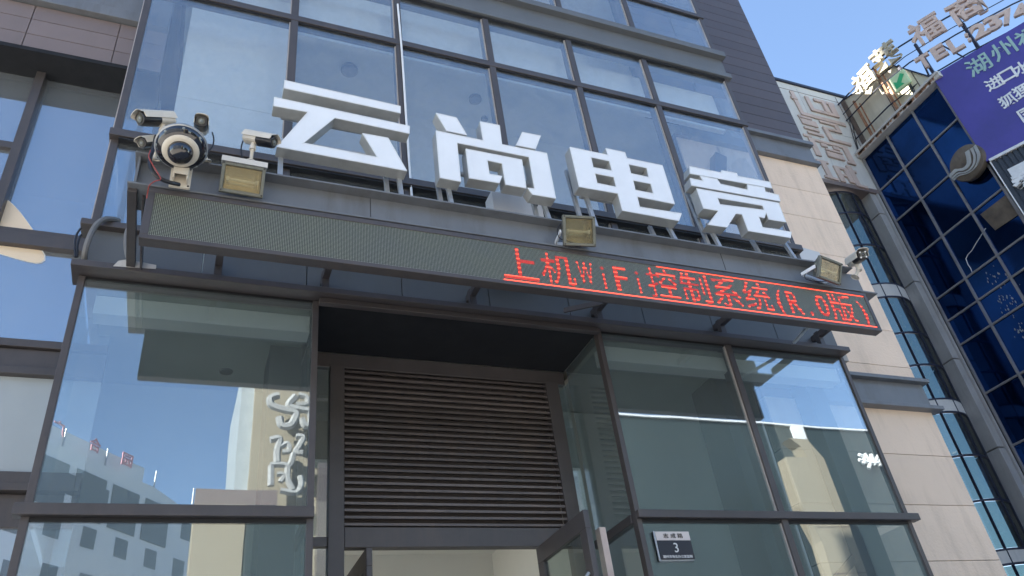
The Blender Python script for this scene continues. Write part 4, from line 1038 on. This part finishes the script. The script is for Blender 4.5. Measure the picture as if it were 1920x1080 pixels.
for u in (1.5, 4.5, 8.5, 12): b.tube([af(u, 20.2, -.5), af(u, 21.7, -.5)], .05, 8)
b.build("flue", M['galv'], WB)
for u, v in ((-4.5,21.3),(-2.3,20.8),(0.5,21.2),(3.0,21.2),(5.4,21.2)):
    q = MB(); put_glyph(q, "中大广合园"[int((u+5)/2.1) % 5], af(u, v, .1), -ad, Z_, .8, .75, .06, .012); q.build("red_sign_letter", M['red_l'], WB)
# tall cream tower with white brush lettering
Yv = 30
p0 = MV(455,733,Yv); p1 = MV(640,733,Yv)
CT = thing("cream_tower", "tall cream tower with white brush lettering seen in the lower left glass", "tower", (p0.x, p0.y, 0))
MB().box(p0.x+.5, p0.x+5.4, p0.y-7, p0.y, 0, 19.0).build("wall", M['opp_cream'], CT)
MB().box(p0.x, p0.x+.5, p0.y-6.5, p0.y-.4, 0, 19.0).build("corner_strip", M['strip_in'], CT)
MB().box(p0.x+3.3, p0.x+5.6, p0.y-.2, p0.y+.5, 0, 17.0).build("brown_pier", M['brown'], CT)
MB().box(.49, 2.10, -18.5, -17, 0, P(368,945,Y=27).z).box(.47, 2.9, -18.7, -18.5, 0, P(368,945,Y=27).z).build("lower_block", M['opp_cream'], CT)
MB().box(2.14, 4.2, -19, -16.6, 0, P(460,976,Y=26.6).z).build("annex", M['opp_dark'], CT)
MB().box(.45, 3.1, -18.8, -17, P(368,945,Y=27).z, P(368,916,Y=27).z).build("shaded_block_top", M['mauve'], CT)  # mauve stands in for shade on the top of the lower block
b = MB()
def brush(pts, r):
    P_ = spl([MV(430+x/4.5, 720+y/4.5, Yv-.7) for x, y in pts], 6); b.tube(P_, r, 6)
for pts, r in ((((420,95),(350,120),(360,180),(470,215),(560,240),(520,340),(440,350),(420,280)),.16), (((560,100),(500,180),(600,210),(680,230),(690,320),(640,350),(610,290)),.16), (((580,90),(650,110),(660,160),(560,170)),.13),
               (((340,470),(420,460),(400,560),(400,660)),.14), (((380,560),(480,500),(500,560),(440,570)),.12), (((560,440),(620,450),(590,520),(560,570),(620,580)),.13), (((540,580),(520,660),(490,700)),.13),
               (((340,680),(480,690),(490,800),(540,900)),.13), (((350,690),(350,860)),.13), (((400,760),(460,770),(430,830)),.11), (((430,900),(560,920),(610,860),(600,780)),.12)):
    brush(pts, r)
b.build("brush_lettering", M['soft_w'], CT)
# dark long building on the right of the reflection and a cream slab standing in for its sunlit patch
Yv = 36
p0 = MV(1150,775,Yv)
DB = thing("dark_block", "long building across the street, its shade painted dark green, seen in the lower right glass", "building", (p0.x, 10-Yv, 0))
b = MB().box(p0.x-1.5, p0.x+34, 10-Yv-12, 10-Yv, 0, 20.6); b.build("wall", M['opp_dark'], DB)
MB().box(p0.x-1.7, p0.x+34.2, 10-Yv-12, 10-Yv+.15, 20.6, 20.72).build("coping", M['opp_white'], DB)
b = MB(); u0 = MV(1515,900,Yv-1.5)
b.box(MV(1500,860,Yv).x, MV(1500,860,Yv).x+1.0, 10-Yv, 10-Yv+.15, 0, 20.6); b.build("sunlit_strip", M['opp_white'], DB)  # sunlit strip between cast shadows, painted pale on the facade
Yv = 33
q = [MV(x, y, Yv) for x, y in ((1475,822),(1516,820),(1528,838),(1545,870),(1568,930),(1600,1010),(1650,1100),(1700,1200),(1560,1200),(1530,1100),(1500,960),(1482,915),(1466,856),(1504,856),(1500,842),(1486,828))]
PT = thing("sunlit_patch", "sunlit patch of the long opposite building, painted as a separate cream slab", "tower", (q[0].x, 10-Yv, 0))
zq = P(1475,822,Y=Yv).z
MB().prism([[(32.4,0),(34.7,0),(34.7,zq-1.2),(34.1,zq-.3),(33.9,zq),(32.6,zq),(33.2,zq-.5),(33.4,zq-1.2),(31.9,zq-1.2),(31.9,zq-4),(32.4,zq-6)]], lambda u, v, d: (u, d, v), 10-Yv-.8, 10-Yv).build("patch_slab", M['opp_cream'], PT)  # sunlit patch put into a cream colour and cut outline
b = MB()
for z in (3, 5.5, 8, 10.5, 13): b.box(32.4, 34.72, 10-Yv-.02, 10-Yv+.01, z, z+.05)
b.build("joint", M['joint'], PT)

b = MB()
for pts in (((1612,852),(1622,858),(1620,870)), ((1622,850),(1632,866),(1630,878)), ((1634,852),(1640,870),(1646,856),(1650,874)), ((1646,852),(1656,868),(1660,850)), ((1612,862),(1640,868),(1662,864))):
    b.tube(spl([MV(x, y, 35.7) for x, y in pts], 5), .12, 6)
b.build("brush_lettering", M['white_film'], DB)
